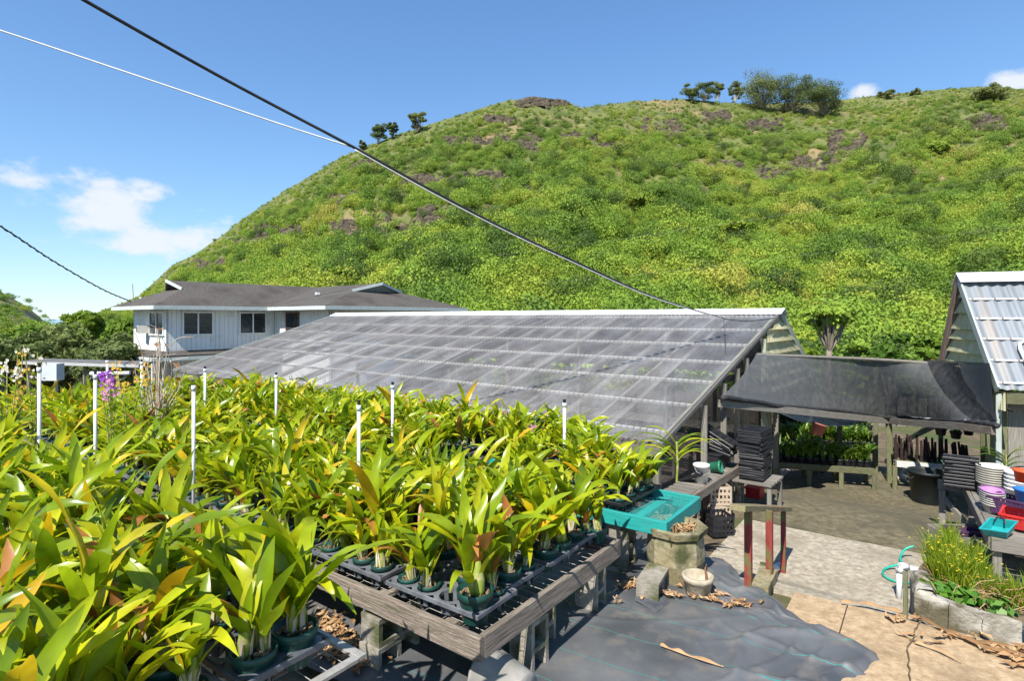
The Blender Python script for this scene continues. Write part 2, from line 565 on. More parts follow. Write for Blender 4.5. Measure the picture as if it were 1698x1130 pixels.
mb = MB().add([(-30000, 380, -60), (30000, 380, -60), (30000, 45000, -60), (-30000, 45000, -60)], [(0, 1, 2, 3)])
struct('sea', mb, mat('sea_water', (.10, .24, .36), (.14, .29, .42), .002, .15, coord='World', bump=.1, bscale=.05))

# hills: silhouettes given as picture rows, each built as a slope from a foot to a crest and down behind
HSIL = [(-900, 640), (-400, 620), (-100, 600), (20, 572), (70, 552), (120, 534), (170, 515), (205, 502), (235, 488), (262, 462), (285, 440), (320, 424), (352, 402), (400, 366), (440, 338), (480, 312), (520, 288), (560, 264), (600, 246),
        (650, 227), (700, 210), (750, 194), (800, 179), (830, 169), (860, 165), (900, 166), (935, 170), (958, 179), (985, 176), (1050, 168),
        (1140, 164), (1200, 170), (1250, 172), (1320, 170), (1390, 166), (1440, 160), (1490, 154), (1560, 148), (1640, 143), (1698, 147), (1800, 150), (2100, 190), (2600, 300), (3200, 480)]


def interp(tab, x):
    xs = [a for a, _ in tab]; ys = [b for _, b in tab]
    return float(np.interp(x, xs, ys))


def hill_pt(px, t):
    """t 0 at the foot, 1 at the crest, above 1 down the far side."""
    ys = interp(HSIL, px)
    yc = 270 + 26 * math.sin(px * .0051 + 1) + 14 * fbm(px * .006, 3.3)
    yc += 150 * sst(420, 100, px)                       # the left shoulder runs back up the valley
    y0 = 46 + 20 * sst(700, 200, px) + 90 * sst(300, 0, px)
    zc = CAMZ + (HOR - ys) / FPX * yc
    z0 = -5.5
    if t <= 1:
        y = y0 + (yc - y0) * t
        # elevation angle rises steadily, steeper below, easing towards the crest
        e0, e1 = (z0 - CAMZ) / y0, (zc - CAMZ) / yc
        k = t * (1.0 + .55 * (1 - t) * min(1, max(0, (HOR - ys) / 150)))
        e = e0 + (e1 - e0) * k
        amp = math.sin(math.pi * min(1, t * 1.02)) ** .8 if t < .98 else 0
        z = CAMZ + e * y
        gul = fbm(px * .011, t * 1.7, 1.0, 5) * 5.5 + fbm(px * .035, t * 5, 2.0, 4) * 2.6
        z += gul * amp
        z += 1.2 * fbm(px * .05, t * 9, 7.0, 3) * min(1, (1 - t) * 3 + .35)
    else:
        y = yc + (t - 1) * 260
        z = zc - (t - 1) * 170
        if t < 1.02:
            z = zc
    return Vector(((px - 849) / FPX * y, y, z))


HPX = list(np.linspace(-900, 0, 46, endpoint=False)) + list(np.linspace(0, 1700, 240, endpoint=False)) + list(np.linspace(1700, 3200, 60))
HT = list(np.linspace(0, 1, 96)) + [1.01, 1.1, 1.4, 2.0]
mb = MB()
for t in HT:
    for px in HPX:
        mb.v.append(tuple(hill_pt(px, t)))
n = len(HPX)
for j in range(len(HT) - 1):
    for i in range(n - 1):
        mb.f.append((j * n + i, j * n + i + 1, (j + 1) * n + i + 1, (j + 1) * n + i))
HILLM = mat('hillside', (.065, .085, .02), (.15, .155, .045), .12, .95, coord='World', bump=.6, bscale=1.2, c3=(.23, .16, .08), s3=.035, w3=(.54, .68))
hill = struct('hill', mb, HILLM, True)
tag(hill, 'steep green scrub covered hill with dark rock ledges filling the background')

# far hill closing the valley on the left
mb = MB()
FS = [(-600, 330), (-300, 400), (-120, 445), (0, 483), (30, 500), (60, 520), (80, 540), (100, 552), (140, 560)]
for j in range(25):
    t = j / 24
    for i in range(60):
        px = -600 + 740 * i / 59
        yc = 700
        ys = interp(FS, px)
        y = 420 + (yc - 420) * t
        zc = CAMZ + (HOR - ys) / FPX * yc
        z = -40 + (zc + 40) * t ** .9 + fbm(px * .02, t * 3, 5) * 9 * math.sin(math.pi * t)
        mb.v.append(((px - 849) / FPX * y, y, z))
for i in range(60):
    px = -600 + 740 * i / 59
    mb.v.append(((px - 849) / FPX * 1000, 1000, -60))
for j in range(25):
    for i in range(59):
        mb.f.append((j * 60 + i, j * 60 + i + 1, (j + 1) * 60 + i + 1, (j + 1) * 60 + i))
fh = struct('far_hill', mb, mat('far_hillside', (.10, .12, .035), (.17, .155, .06), .05, .95, coord='World', bump=.8, bscale=.5, c3=(.06, .05, .04), s3=.03, w3=(.55, .65)), True)
tag(fh, 'small distant brown green hill at the left edge beyond the sea gap')


# ---- foliage pieces
def leafcloud(n, rad, size, r, shell=.55, flat=0.0, elong=1.6):
    """n small pointed leaf faces spread through an ellipsoid; returns vertex and face arrays."""
    vs = np.zeros((n * 4, 3)); fs = np.arange(n * 4).reshape(n, 4)
    d = r.normal(size=(n, 3)); d /= np.linalg.norm(d, axis=1)[:, None]
    rr = (shell + (1 - shell) * r.random(n) ** .6)[:, None]
    c = d * rr * np.array(rad)
    nr = d + r.normal(size=(n, 3)) * .5; nr[:, 2] += .12 + flat
    nr /= np.linalg.norm(nr, axis=1)[:, None]
    t = np.cross(nr, r.normal(size=(n, 3))); t /= np.linalg.norm(t, axis=1)[:, None] + 1e-9
    b = np.cross(nr, t)
    s = (size * (.6 + .8 * r.random(n)))[:, None]
    vs[0::4] = c - t * s * elong * .5; vs[1::4] = c + b * s * .45 + nr * s * .08
    vs[2::4] = c + t * s * elong * .5; vs[3::4] = c - b * s * .45 + nr * s * .08
    return vs, fs


def np_mesh(name, vs, fs, mats, mi=None, smooth=False):
    me = bpy.data.meshes.new(name)
    vs = np.asarray(vs, dtype=np.float32); fs = np.asarray(fs, dtype=np.int32)
    me.vertices.add(len(vs)); me.vertices.foreach_set('co', vs.ravel())
    k = fs.shape[1]
    me.loops.add(fs.size); me.loops.foreach_set('vertex_index', fs.ravel())
    me.polygons.add(len(fs)); me.polygons.foreach_set('loop_start', np.arange(len(fs), dtype=np.int32) * k)
    for m in mats:
        me.materials.append(m)
    if mi is not None:
        me.polygons.foreach_set('material_index', np.asarray(mi, dtype=np.int32))
    if smooth:
        me.polygons.foreach_set('use_smooth', np.ones(len(fs), dtype=bool))
    me.update(calc_edges=True)
    return me


SCRUB = scrub_mat('scrub_foliage', [(.08, .145, .028), (.15, .25, .034), (.235, .345, .04), (.34, .40, .05), (.43, .37, .085)], .03, .75, .3)
SCRUBD = scrub_mat('dark_foliage', [(.04, .075, .02), (.07, .125, .025), (.11, .17, .035), (.15, .2, .04)], .08, .7, .4)
TREEG = scrub_mat('tree_foliage', [(.045, .10, .010), (.08, .16, .014), (.14, .22, .018), (.21, .27, .02)], .15, .7, .35)
TREEO = scrub_mat('olive_tree_foliage', [(.08, .11, .035), (.135, .175, .05), (.21, .25, .075)], .2, .7, .38)
DRYG = scrub_mat('dry_grass_foliage', [(.14, .13, .03), (.21, .19, .05), (.28, .22, .08)], .05)

bushcol, bigcol = bpy.data.collections.new('scrub_sources'), bpy.data.collections.new('shrub_sources')
for k in range(12):
    big = k >= 7
    r = np.random.default_rng(100 + k)
    vs_l, fs_l, off = [], [], 0
    for c in range(r.integers(4, 8)):
        vs, fs = leafcloud(300 if big else 95, (.55 + .25 * r.random(), .55 + .25 * r.random(), .38 + .25 * r.random()), .065 if big else .115, r, .5)
        vs = vs + np.array([r.normal() * .38, r.normal() * .38, .35 + r.random() * .75])
        vs_l.append(vs); fs_l.append(fs + off); off += len(vs)
    o = bpy.data.objects.new('scrub_source', np_mesh('scrub', np.vstack(vs_l), np.vstack(fs_l), [SCRUBD if k >= 11 else SCRUB]))
    (bigcol if big else bushcol).objects.link(o)

# rock ledges on the hill: picture places; the scrub thins there
OUT = [(640, 384, 95, 26), (760, 362, 70, 18), (470, 386, 45, 12), (820, 236, 34, 9), (760, 236, 26, 6), (880, 240, 18, 16), (900, 170, 40, 8), (965, 231, 30, 8), (1010, 245, 26, 7),
       (1100, 215, 34, 14), (800, 292, 42, 7), (700, 300, 60, 10), (610, 276, 26, 9), (1265, 208, 30, 9), (1410, 240, 36, 22), (1350, 272, 44, 16), (1290, 290, 40, 12),
       (1200, 278, 30, 10), (1630, 205, 34, 14), (350, 440, 24, 9), (420, 405, 30, 8), (880, 318, 30, 8), (830, 200, 22, 6), (1190, 195, 26, 7), (560, 330, 30, 7)]


def out_near(px, py):
    b = 9.0
    for (ox, oy, rx, ry) in OUT:
        q = ((px - ox) / rx) ** 2 + ((py - oy) / ry) ** 2
        b = min(b, q)
    return b


def proj(p):
    return 849 + FPX * p[0] / p[1], HOR - FPX * (p[2] - CAMZ) / p[1]


HPXA = np.array(HPX)


def scatter(count, px0, px1, t0, t1, smin, smax, seed, tpow=1.0):
    r = np.random.default_rng(seed)
    pts, sc = [], []
    while len(pts) < count:
        px = px0 + (px1 - px0) * r.random(); t = t0 + (t1 - t0) * r.random() ** tpow
        p = hill_pt(px, t)
        if p.y * .004 < r.random() * .45:         # keep area density roughly even
            continue
        bx, by = proj(p)
        q = out_near(bx, by)
        if q < 1.1 and r.random() < .86:
            continue
        g = fbm(px * .01, t * 6, 11.0, 3)
        if t > .55 and g > .12 and r.random() < .55:
            continue
        s = smin + (smax - smin) * r.random() ** 1.6
        s *= 1.25 - .55 * t + .25 * g
        if t > .93:
            s *= .6
        pts.append((p.x, p.y, p.z - .12 * s)); sc.append(s)
    return pts, sc


def scatter_object(name, pts, sc, coll, label, cat):
    me = bpy.data.meshes.new(name)
    me.from_pydata(pts, [], [])
    at_ = me.attributes.new('sc', 'FLOAT', 'POINT'); at_.data.foreach_set('value', np.array(sc, dtype=np.float32))
    o = obj(name, me)
    tag(o, label, cat, kind='stuff')
    ng = bpy.data.node_groups.new(name, 'GeometryNodeTree')
    ng.interface.new_socket('Geometry', in_out='INPUT', socket_type='NodeSocketGeometry')
    ng.interface.new_socket('Geometry', in_out='OUTPUT', socket_type='NodeSocketGeometry')
    N, L = ng.nodes, ng.links
    gi, go = N.new('NodeGroupInput'), N.new('NodeGroupOutput')
    ip = N.new('GeometryNodeInstanceOnPoints'); ci = N.new('GeometryNodeCollectionInfo')
    ci.inputs['Collection'].default_value = coll
    ci.inputs['Separate Children'].default_value = True
    ci.inputs['Reset Children'].default_value = True
    na = N.new('GeometryNodeInputNamedAttribute'); na.data_type = 'FLOAT'; na.inputs['Name'].default_value = 'sc'
    rv = N.new('FunctionNodeRandomValue'); rv.data_type = 'FLOAT_VECTOR'
    rv.inputs['Min'].default_value = (-.15, -.15, 0); rv.inputs['Max'].default_value = (.15, .15, 6.28)
    L.new(gi.outputs[0], ip.inputs['Points']); L.new(ci.outputs[0], ip.inputs['Instance'])
    ip.inputs['Pick Instance'].default_value = True
    L.new(rv.outputs[0], ip.inputs['Rotation']); L.new(na.outputs[0], ip.inputs['Scale'])
    L.new(ip.outputs[0], go.inputs[0])
    o.modifiers.new('scatter', 'NODES').node_group = ng
    return o


p1, s1 = scatter(15000, -60, 1760, .0, 1.0, .9, 2.4, 1, .85)
p2, s2 = scatter(3600, -60, 1760, .0, .8, 2.2, 4.6, 2)
p3, s3 = scatter(11000, -60, 1760, .2, 1.0, .5, 1.1, 3, .8)
p4, s4 = scatter(1500, -700, -60, .0, 1.0, 1.6, 4, 4)
p5, s5 = scatter(1500, 1760, 2700, .0, 1.0, 1.6, 4, 5)
scatter_object('hillside_scrub', p1 + p3 + p4 + p5, s1 + s3 + s4 + s5, bushcol,
               'low bright green and yellowish scrub covering the whole hillside', 'scrub')
scatter_object('hillside_shrubs', p2, s2, bigcol, 'larger rounded shrubs dotted all over the green hillside', 'shrubs')

# scattered scrub on the far hill
r = np.random.default_rng(9)
fp, fsz = [], []
me_far = fh.data
fv = [v.co for v in me_far.vertices][:25 * 60]
for k in range(1300):
    v = fv[r.integers(0, len(fv))]
    fp.append((v.x + r.normal() * 4, v.y + r.normal() * 4, v.z - .5)); fsz.append(2.0 + 3 * r.random())
scatter_object('far_hill_scrub', fp, fsz, bushcol, 'low scrub on the small distant hill at left', 'scrub')

# rock ledges, each a jagged piece of the hill
ROCK = mat('ledge_rock', (.034, .026, .017), (.12, .095, .064), .8, .95, coord='World', bump=.9, bscale=1.5, c3=(.15, .12, .07), s3=.25, w3=(.56, .68))


def hill_at(px, py):
    lo, hi = 0.02, 0.995
    best = None
    for k in range(90):
        t = lo + (hi - lo) * k / 89
        p = hill_pt(px, t); q = proj(p)[1]
        if best is None or abs(q - py) < best[0]:
            best = (abs(q - py), p)
    return best[1]


for i, (px, py, rx, ry) in enumerate(OUT):
    mb = MB()
    r = random.Random(40 + i)
    nrock = int((max(10, int(rx * ry / 26) + 9)) * 1.7)
    for k in range(nrock):
        a, b = r.uniform(-1, 1), r.uniform(-1, 1)
        p = hill_at(px + a * rx * .95, py + b * ry * .8 + .25 * ry * math.sin(a * 5 + i))
        w = r.uniform(.6, 1.9) * p.y / 230; hgt = r.uniform(.6, 1.4) * p.y / 230
        c = p + Vector((0, -.3, .1))
        ring = []
        nseg = 7
        for lv in range(4):
            zz = (-1.4, .1, .75, 1.0)[lv] * hgt
            for s_ in range(nseg):
                an = 2 * math.pi * s_ / nseg
                rr = w * (1, .95, .8, .3)[lv] * r.uniform(.7, 1.2)
                ring.append(c + Vector((rr * math.cos(an) * 1.5, rr * math.sin(an) * .9, zz + r.uniform(-.12, .12) * hgt)))
        fs = [(lv * nseg + s_, lv * nseg + (s_ + 1) % nseg, (lv + 1) * nseg + (s_ + 1) % nseg, (lv + 1) * nseg + s_) for lv in range(3) for s_ in range(nseg)]
        fs.append(tuple(3 * nseg + s_ for s_ in range(nseg)))
        mb.add(ring, fs)
    mb.build('rock_ledge', ROCK, hill)


# ---- trees
TRUNK = mat('tree_trunk', (.12, .095, .07), (.26, .22, .17), 6, .9, (1, 1, .3), .5)
TRUNKW = mat('pale_trunk', (.42, .39, .33), (.55, .52, .46), 6, .9, (1, 1, .3), .3)


def tree(name, label, base, h, rad, nclump, leaves, lsize, m, seed, trunk_frac=.45, tm=None, flat=0.0, group=None, cat='tree', tr=None, lean=0.0):
    r = random.Random(seed); rn = np.random.default_rng(seed)
    base = Vector(base)
    root = thing(name, label, cat, base, 0, group)
    th = h * trunk_frac
    tr = tr or h * (.035 if flat < .8 else .016)
    mb = MB()
    tip = Vector((lean * h, 0, th))
    mb.tube([(0, 0, -.3), (lean * h * .3, .02 * h, th * .45), tip], tr, 7, rs=[tr * 1.25, tr, tr * .75])
    vl, fl, off = [], [], 0
    crown_c = Vector((lean * h * 1.1, 0, h - rad[2]))
    for k in range(nclump):
        d = Vector((r.gauss(0, 1), r.gauss(0, 1), r.gauss(0, .8) + flat * .4)).normalized() * r.uniform(.35, .95)
        c = crown_c + Vector((d.x * rad[0], d.y * rad[1], d.z * rad[2]))
        mid = tip.lerp(c, .55) + Vector((0, 0, -.05 * h))
        mb.tube([tip * .92, mid, c], tr * .4, 5, cap=False, rs=[tr * .55, tr * .32, tr * .1])
        cr = min(rad) * r.uniform(.26, .5)
        vs, fs = leafcloud(leaves, (cr * 1.25, cr * 1.25, cr * (.75 - .4 * flat)), lsize, rn, .45, flat)
        vl.append(vs + np.array(c)); fl.append(fs + off); off += len(vs)
    mb2 = MB(); mb2.v, mb2.f = mb.v, mb.f
    t_ = obj('trunk', mb2.mesh('trunk', tm or TRUNK, True), root, Matrix.Identity(4), True)
    obj('crown', np_mesh('crown', np.vstack(vl), np.vstack(fl), [m]), root, Matrix.Identity(4), True)
    return root


# on the ridge
GRID = 'windswept trees on the hill crest'
ridge = [
    ('blue green feathery ironwood tree, tallest on the left crest above the cable', 690, 222, 40, 12, TREEO, 61),
    ('thin upright tree on the left crest, second left of the feathery ironwood', 650, 232, 26, 7, TREEO, 62),
    ('small pale leaning tree on the left crest, leftmost of that group', 625, 241, 34, 12, SCRUBD, 63),
    ('tiny bare looking shrub tree on the crest where the two cables meet', 601, 250, 16, 6, TREEO, 64),
    ('small dark tree at the left end of the crest tree row', 1143, 168, 26, 12, SCRUBD, 65),
    ('rounded small tree in the crest row, second from its left end', 1166, 170, 34, 14, SCRUBD, 66),
    ('slim tree in the crest row, just left of the white trunked tree', 1188, 170, 34, 9, SCRUBD, 67),
    ('bare white trunked tree standing in a gap of the crest row', 1217, 166, 34, 9, SCRUBD, 68),
    ('broad tree forming the left half of the big crest clump', 1262, 186, 56, 30, TREEO, 69),
    ('broad tree forming the middle of the big crest clump', 1312, 190, 56, 27, TREEO, 70),
    ('spreading tree with dark undergrowth at the right end of the crest clump', 1362, 196, 58, 27, TREEO, 71),
    ('thin flat topped tree alone on the crest right of the clump', 1468, 162, 14, 13, TREEO, 72),
    ('round dark bush tree on the crest near the right edge', 1640, 168, 26, 22, SCRUBD, 73),
    ('low rounded bush on the crest between the flat topped tree and the right edge', 1517, 158, 9, 9, SCRUBD, 74)]
for (lb, px, py, hpx, wpx, m, sd) in ridge:
    p = hill_at(px, py)
    k = p.y / FPX
    h = hpx * k * 1.25
    w = wpx * k * 1.3
    pale = 'white' in lb or 'pale' in lb
    ncl = 40 if wpx > 20 else 20
    tree('crest_tree', lb, p - Vector((0, 0, .4)), h, (w, w * .8, h * (.46 if h > w else .48)), ncl, 260, .36 if wpx > 20 else .3, m, sd,
         .12, TRUNKW if pale else TRUNK, .2, GRID, tr=max(.18, h * .02), lean=.04)

# nearer trees: left valley, and the foot of the hill behind the shade cloth
LT = [('large grey green rounded tree at the left edge behind the orchids', 15, 575, 30, 62, 60, TREEO, 80),
      ('dense grey green tree filling the left valley, right of the edge tree', 95, 570, 34, 70, 55, TREEO, 81),
      ('darker olive tree in the valley just left of the house', 172, 575, 30, 60, 45, TREEO, 82),
      ('tall bright green tree top showing above the valley trees', 135, 536, 60, 30, 40, TREEG, 83),
      ('low green tree at the left edge behind the larger grey green one', 40, 560, 50, 60, 40, TREEG, 84),
      ('bushy green tree touching the left wall of the house', 215, 552, 40, 32, 42, TREEG, 85)]
for (lb, px, py, d, wpx, hpx, m, sd) in LT:
    c = atd(px, py, d)
    w = wpx * d / FPX; top = c.z + hpx * .5 * d / FPX
    b = Vector((c.x, d, zg(c.x, d) - .2))
    h = max(2.5, top - b.z)
    tree('valley_tree', lb, b, h, (w, w * .8, min(h * .45, w * .8)), 30, 150, .2 * d / 32, m, sd, .35, group='trees in the valley at left')

RT = [('umbrella shaped tree behind the shade cloth, below the hill', 1375, 520, 40, 42, 44, SCRUB, 90, .6),
      ('bright green bush tree right behind the clear greenhouse gable', 1335, 565, 22, 20, 44, TREEG, 91, .2),
      ('yellow green rounded tree above the middle of the shade cloth', 1425, 560, 28, 34, 44, SCRUB, 92, .2),
      ('dark green leafy tree above the shade cloth, left of the brownish bush', 1478, 556, 26, 32, 52, TREEG, 93, .2),
      ('deep green tree standing behind the rake board of the right shed', 1555, 540, 30, 34, 70, TREEG, 94, .2),
      ('brownish green bush peeping over the shade cloth beside the right shed', 1540, 590, 20, 26, 22, DRYG, 95, .2),
      ('flat crowned lime tree on the middle slope of the hill', 1222, 386, 150, 36, 30, SCRUB, 96, .9),
      ('solitary rounded dark green tree on the slope above the greenhouse ridge', 1080, 330, 150, 32, 34, TREEG, 97, .2),
      ('lime topped tree on the upper right slope under the right crest', 1552, 245, 190, 22, 22, SCRUB, 98, .4),
      ('leafy green tree just behind the house roof valley', 560, 462, 60, 40, 40, TREEG, 99, .2)]
for (lb, px, py, d, wpx, hpx, m, sd, fl_) in RT:
    if d > 55:
        b = hill_at(px, py + hpx * .5)
        d = b.y
    else:
        c = atd(px, py, d); b = Vector((c.x, d, zg(c.x, d) - .2))
    top = CAMZ + (HOR - (py - hpx * .5)) / FPX * d
    w = wpx * d / FPX; h = max(1.5, top - b.z)
    tree('slope_tree', lb, b, h, (w, w * .8, h * (.16 if fl_ > .5 else .4) if d > 55 or fl_ > .5 else h * .48), 26, 110, .2 * max(1, d / 30), m, sd,   .5 if fl_ > .5 else .12,
         TRUNK, fl_, group='trees at the foot of the hill')

# ------------------------------------------------------------------ concrete yard, in slabs between joints
yard = tag(bpy.data.objects.new('concrete_yard', None), kind='structure')
COL.objects.link(yard)


def slab(name, s0, s1, t0, t1, m, off, parent, ns=24, nt=24, edge=.0):
    mb = MB()

    def fn(a, b):
        s = s0 + (s1 - s0) * a; t = t0 + (t1 - t0) * b
        p = st(s, t)
        return (p.x, p.y, zg(p.x, p.y) + off + .006 * fbm(s * 1.3, t * 1.3))
    mb.grid(fn, ns, nt)
    # skirt for thickness
    k = len(mb.v)
    rim = [(i, 0) for i in range(ns)] + [(ns, j) for j in range(nt)] + [(i, nt) for i in range(ns, 0, -1)] + [(0, j) for j in range(nt, 0, -1)]
    ids = [i * (nt + 1) + j for i, j in rim]
    for q in ids:
        x, y, z = mb.v[q]
        mb.v.append((x, y, z - .1))
    for q in range(len(ids)):
        q2 = (q + 1) % len(ids)
        mb.f.append((ids[q], k + q, k + q2, ids[q2]))
    return mb.build(name, m, parent, False)


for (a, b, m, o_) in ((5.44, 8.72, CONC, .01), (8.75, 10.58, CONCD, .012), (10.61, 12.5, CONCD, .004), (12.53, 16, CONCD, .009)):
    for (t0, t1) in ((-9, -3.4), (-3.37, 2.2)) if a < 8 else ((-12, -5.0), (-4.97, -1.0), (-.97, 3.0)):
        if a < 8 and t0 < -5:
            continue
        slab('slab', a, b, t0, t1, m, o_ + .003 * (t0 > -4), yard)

# tan slab at bottom right, with a cracked joint
tan = tag(bpy.data.objects.new('tan_paving', None), kind='structure')
COL.objects.link(tan)
for (s0, s1, t0, t1, o_) in ((1.2, 5.42, .56, .95, .030), (1.2, 5.42, -4, .55, .033)):
    slab('slab', s0, s1, t0, t1, TAN, o_, tan, 16, 16)
# cracks run over the tan slabs
CRACK = mat('crack_dirt', (.10, .065, .035), (.16, .11, .06), 30, .95)
for pts in ([(1520, 1010), (1528, 1030), (1512, 1055), (1505, 1085), (1510, 1128)], [(1528, 1030), (1498, 1020), (1470, 1025)], [(1505, 1060), (1530, 1068), (1560, 1066)]):
    mb = MB()
    P = [at(x, y, .052) for x, y in pts]
    Q = []
    for a, b in zip(P, P[1:]):
        for k in range(5):
            Q.append(a.lerp(b, k / 5) + Vector((random.uniform(-.012, .012), random.uniform(-.012, .012), 0)))
    Q.append(P[-1])
    mb.tube(Q, .005, 5)
    mb.build('crack', CRACK, tan)

# ------------------------------------------------------------------ black weed mat
mb = MB()
EDGE = [(1330, 1500), (1400, 1250), (1420, 1140), (1455, 1112), (1466, 1098), (1425, 1072), (1370, 1052), (1312, 1022), (1265, 985), (1228, 968), (1190, 945), (1168, 915), (1160, 898), (1120, 880)]
EP = [gr(x, y) for x, y in EDGE]
cum = [0]
for a, b in zip(EP, EP[1:]):
    cum.append(cum[-1] + (b - a).length)


def mat_fn(a, b):
    L = a * cum[-1]
    i = max(0, min(len(EP) - 2, int(np.searchsorted(cum, L) - 1)))
    e = EP[i].lerp(EP[i + 1], min(1, max(0, (L - cum[i]) / (cum[i + 1] - cum[i]))))
    w = 1 - b
    p = e + V * (5.5 * w) + U * (-.6 * w)
    if b > .9:
        p += U * .03 * math.sin(L * 9) * (b - .9) * 10
    z = zg(p.x, p.y) + .06
    s, t = U.dot(p), V.dot(p)
    dd = (1 - b) * 5.5

    def ridge(n_, w):
        return max(0.0, 1 - abs(n_) / w)
    # long folds running along the loose edge, a few short creases across, flat elsewhere
    fold = sst(1.25, .35, dd)
    warp = 2.6 * fbm(L * .7, dd * .9, 6.0, 3)
    z += fold * (.3 + .9 * max(0, fbm(L * 1.1, dd * .6, 2.0, 2) + .35)) * (.035 * ridge(math.sin(dd * 6 + warp + L * .5), .6) + .018 * ridge(math.sin(dd * 13 - warp * 1.5 + L * 1.6), .5))
    z += fold * .025 * ridge(fbm(s * 2.0 - t, t * 1.2 + s * .5, 8.0, 2), .12)
    z += .007 * fbm(s * .9, t * .9, 3.0) + .007 * ridge(fbm(s * .9 + t * .7, t * .5, 12.0, 1), .05)
    z -= .05 * sst(.97, 1.0, b)
    return (p.x, p.y, z)


mb.grid(mat_fn, 300, 300)
WM = bpy.data.materials.new('weed_mat')
n_, l_ = nodes_of(WM)
b_ = n_['Principled BSDF']; b_.inputs['Roughness'].default_value = .42; b_.inputs['Specular IOR Level'].default_value = .5
geo_ = n_.new('ShaderNodeNewGeometry')
rot_ = n_.new('ShaderNodeMapping'); rot_.inputs['Rotation'].default_value = (0, 0, -BA - R(6))
l_.new(geo_.outputs['Position'], rot_.inputs['Vector'])
nz_ = n_.new('ShaderNodeTexNoise'); nz_.inputs['Scale'].default_value = 1.5; nz_.inputs['Detail'].default_value = 6
l_.new(geo_.outputs['Position'], nz_.inputs['Vector'])
sx_ = n_.new('ShaderNodeSeparateXYZ'); l_.new(rot_.outputs[0], sx_.inputs[0])


def nmath(op, a, b=None, c=None):
    q = n_.new('ShaderNodeMath'); q.operation = op
    for i, v in enumerate((a, b, c)):
        if v is None: continue
        if isinstance(v, (int, float)): q.inputs[i].default_value = v
        else: l_.new(v, q.inputs[i])
    return q.outputs[0]


wob = nmath('MULTIPLY_ADD', nz_.outputs['Fac'], .10, 0.0)
ln_ = nmath('FRACT', nmath('MULTIPLY', nmath('ADD', sx_.outputs['X'], wob), 2.7))
isl = nmath('LESS_THAN', ln_, .013)
base_ = n_.new('ShaderNodeMixRGB'); base_.inputs['Color1'].default_value = (.058, .061, .065, 1); base_.inputs['Color2'].default_value = (.135, .138, .14, 1)
rm_ = n_.new('ShaderNodeMapRange'); rm_.inputs['From Min'].default_value = .35; rm_.inputs['From Max'].default_value = .7
l_.new(nz_.outputs['Fac'], rm_.inputs['Value']); l_.new(rm_.outputs[0], base_.inputs['Fac'])
lm_ = n_.new('ShaderNodeMixRGB'); lm_.inputs['Color2'].default_value = (.03, .21, .19, 1)
du_ = n_.new('ShaderNodeTexNoise'); du_.inputs['Scale'].default_value = 7; du_.inputs['Detail'].default_value = 9; l_.new(geo_.outputs['Position'], du_.inputs['Vector'])
dr_ = n_.new('ShaderNodeMapRange'); dr_.inputs['From Min'].default_value = .52; dr_.inputs['From Max'].default_value = .78; dr_.inputs['To Max'].default_value = .8; l_.new(du_.outputs['Fac'], dr_.inputs['Value'])
dx_ = n_.new('ShaderNodeMixRGB'); dx_.inputs['Color2'].default_value = (.17, .15, .125, 1); l_.new(dr_.outputs[0], dx_.inputs['Fac']); l_.new(base_.outputs[0], dx_.inputs['Color1'])
l_.new(isl, lm_.inputs['Fac']); l_.new(dx_.outputs[0], lm_.inputs['Color1']); l_.new(lm_.outputs[0], b_.inputs['Base Color'])
wv_ = n_.new('ShaderNodeTexNoise'); wv_.inputs['Scale'].default_value = 160
l_.new(rot_.outputs[0], wv_.inputs['Vector'])
bp_ = n_.new('ShaderNodeBump'); bp_.inputs['Strength'].default_value = .5; bp_.inputs['Distance'].default_value = .006
l_.new(wv_.outputs['Fac'], bp_.inputs['Height']); l_.new(bp_.outputs[0], b_.inputs['Normal'])
wmat = mb.build('weed_mat', WM, None, True)
tag(wmat, 'crumpled black woven ground cloth with teal stripes beside the benches', 'ground cloth')

# ================================================================== THE HOUSE
HA = Vector(((275 - 849) / FPX * 30, 30, 0))
SIDING = mat('painted_siding', (.64, .66, .64), (.72, .73, .71), 2, .7, (1, 1, .2), c3=(.40, .43, .42), s3=1.2, w3=(.58, .75))
TRIM = mat('house_trim', (.42, .47, .45), (.50, .55, .52), 4, .7)
SHING = mat('shingles', (.040, .035, .030), (.13, .115, .10), 14, .95, (1, 1, 4), .8, 30, c3=(.055, .045, .038), s3=.7, w3=(.48, .66))
GLASSD = mat('dark_glass', (.012, .014, .016), (.03, .033, .035), 3, .12, spec=.7)
LOUV = mat('glass_louvre', (.05, .055, .058), (.12, .125, .125), 3, .2, spec=.7)
FRAMEW = mat('window_frame', (.66, .68, .67), (.74, .75, .74), 6, .6)
DARKIN = mat('dark_interior', (.012, .011, .010), (.03, .026, .022), 4, .9)


def hp(a, b, z):
    return HA + H * a + G * b + Vector((0, 0, z))


house = thing('house', 'two storey white house with vertical siding and dark shingled hip roof', 'house', hp(3, 2.4, -2.0))
WZ0, WZ1, EZ, RZ = .62, 3.02, 3.05, 4.55
LOW = -2.4


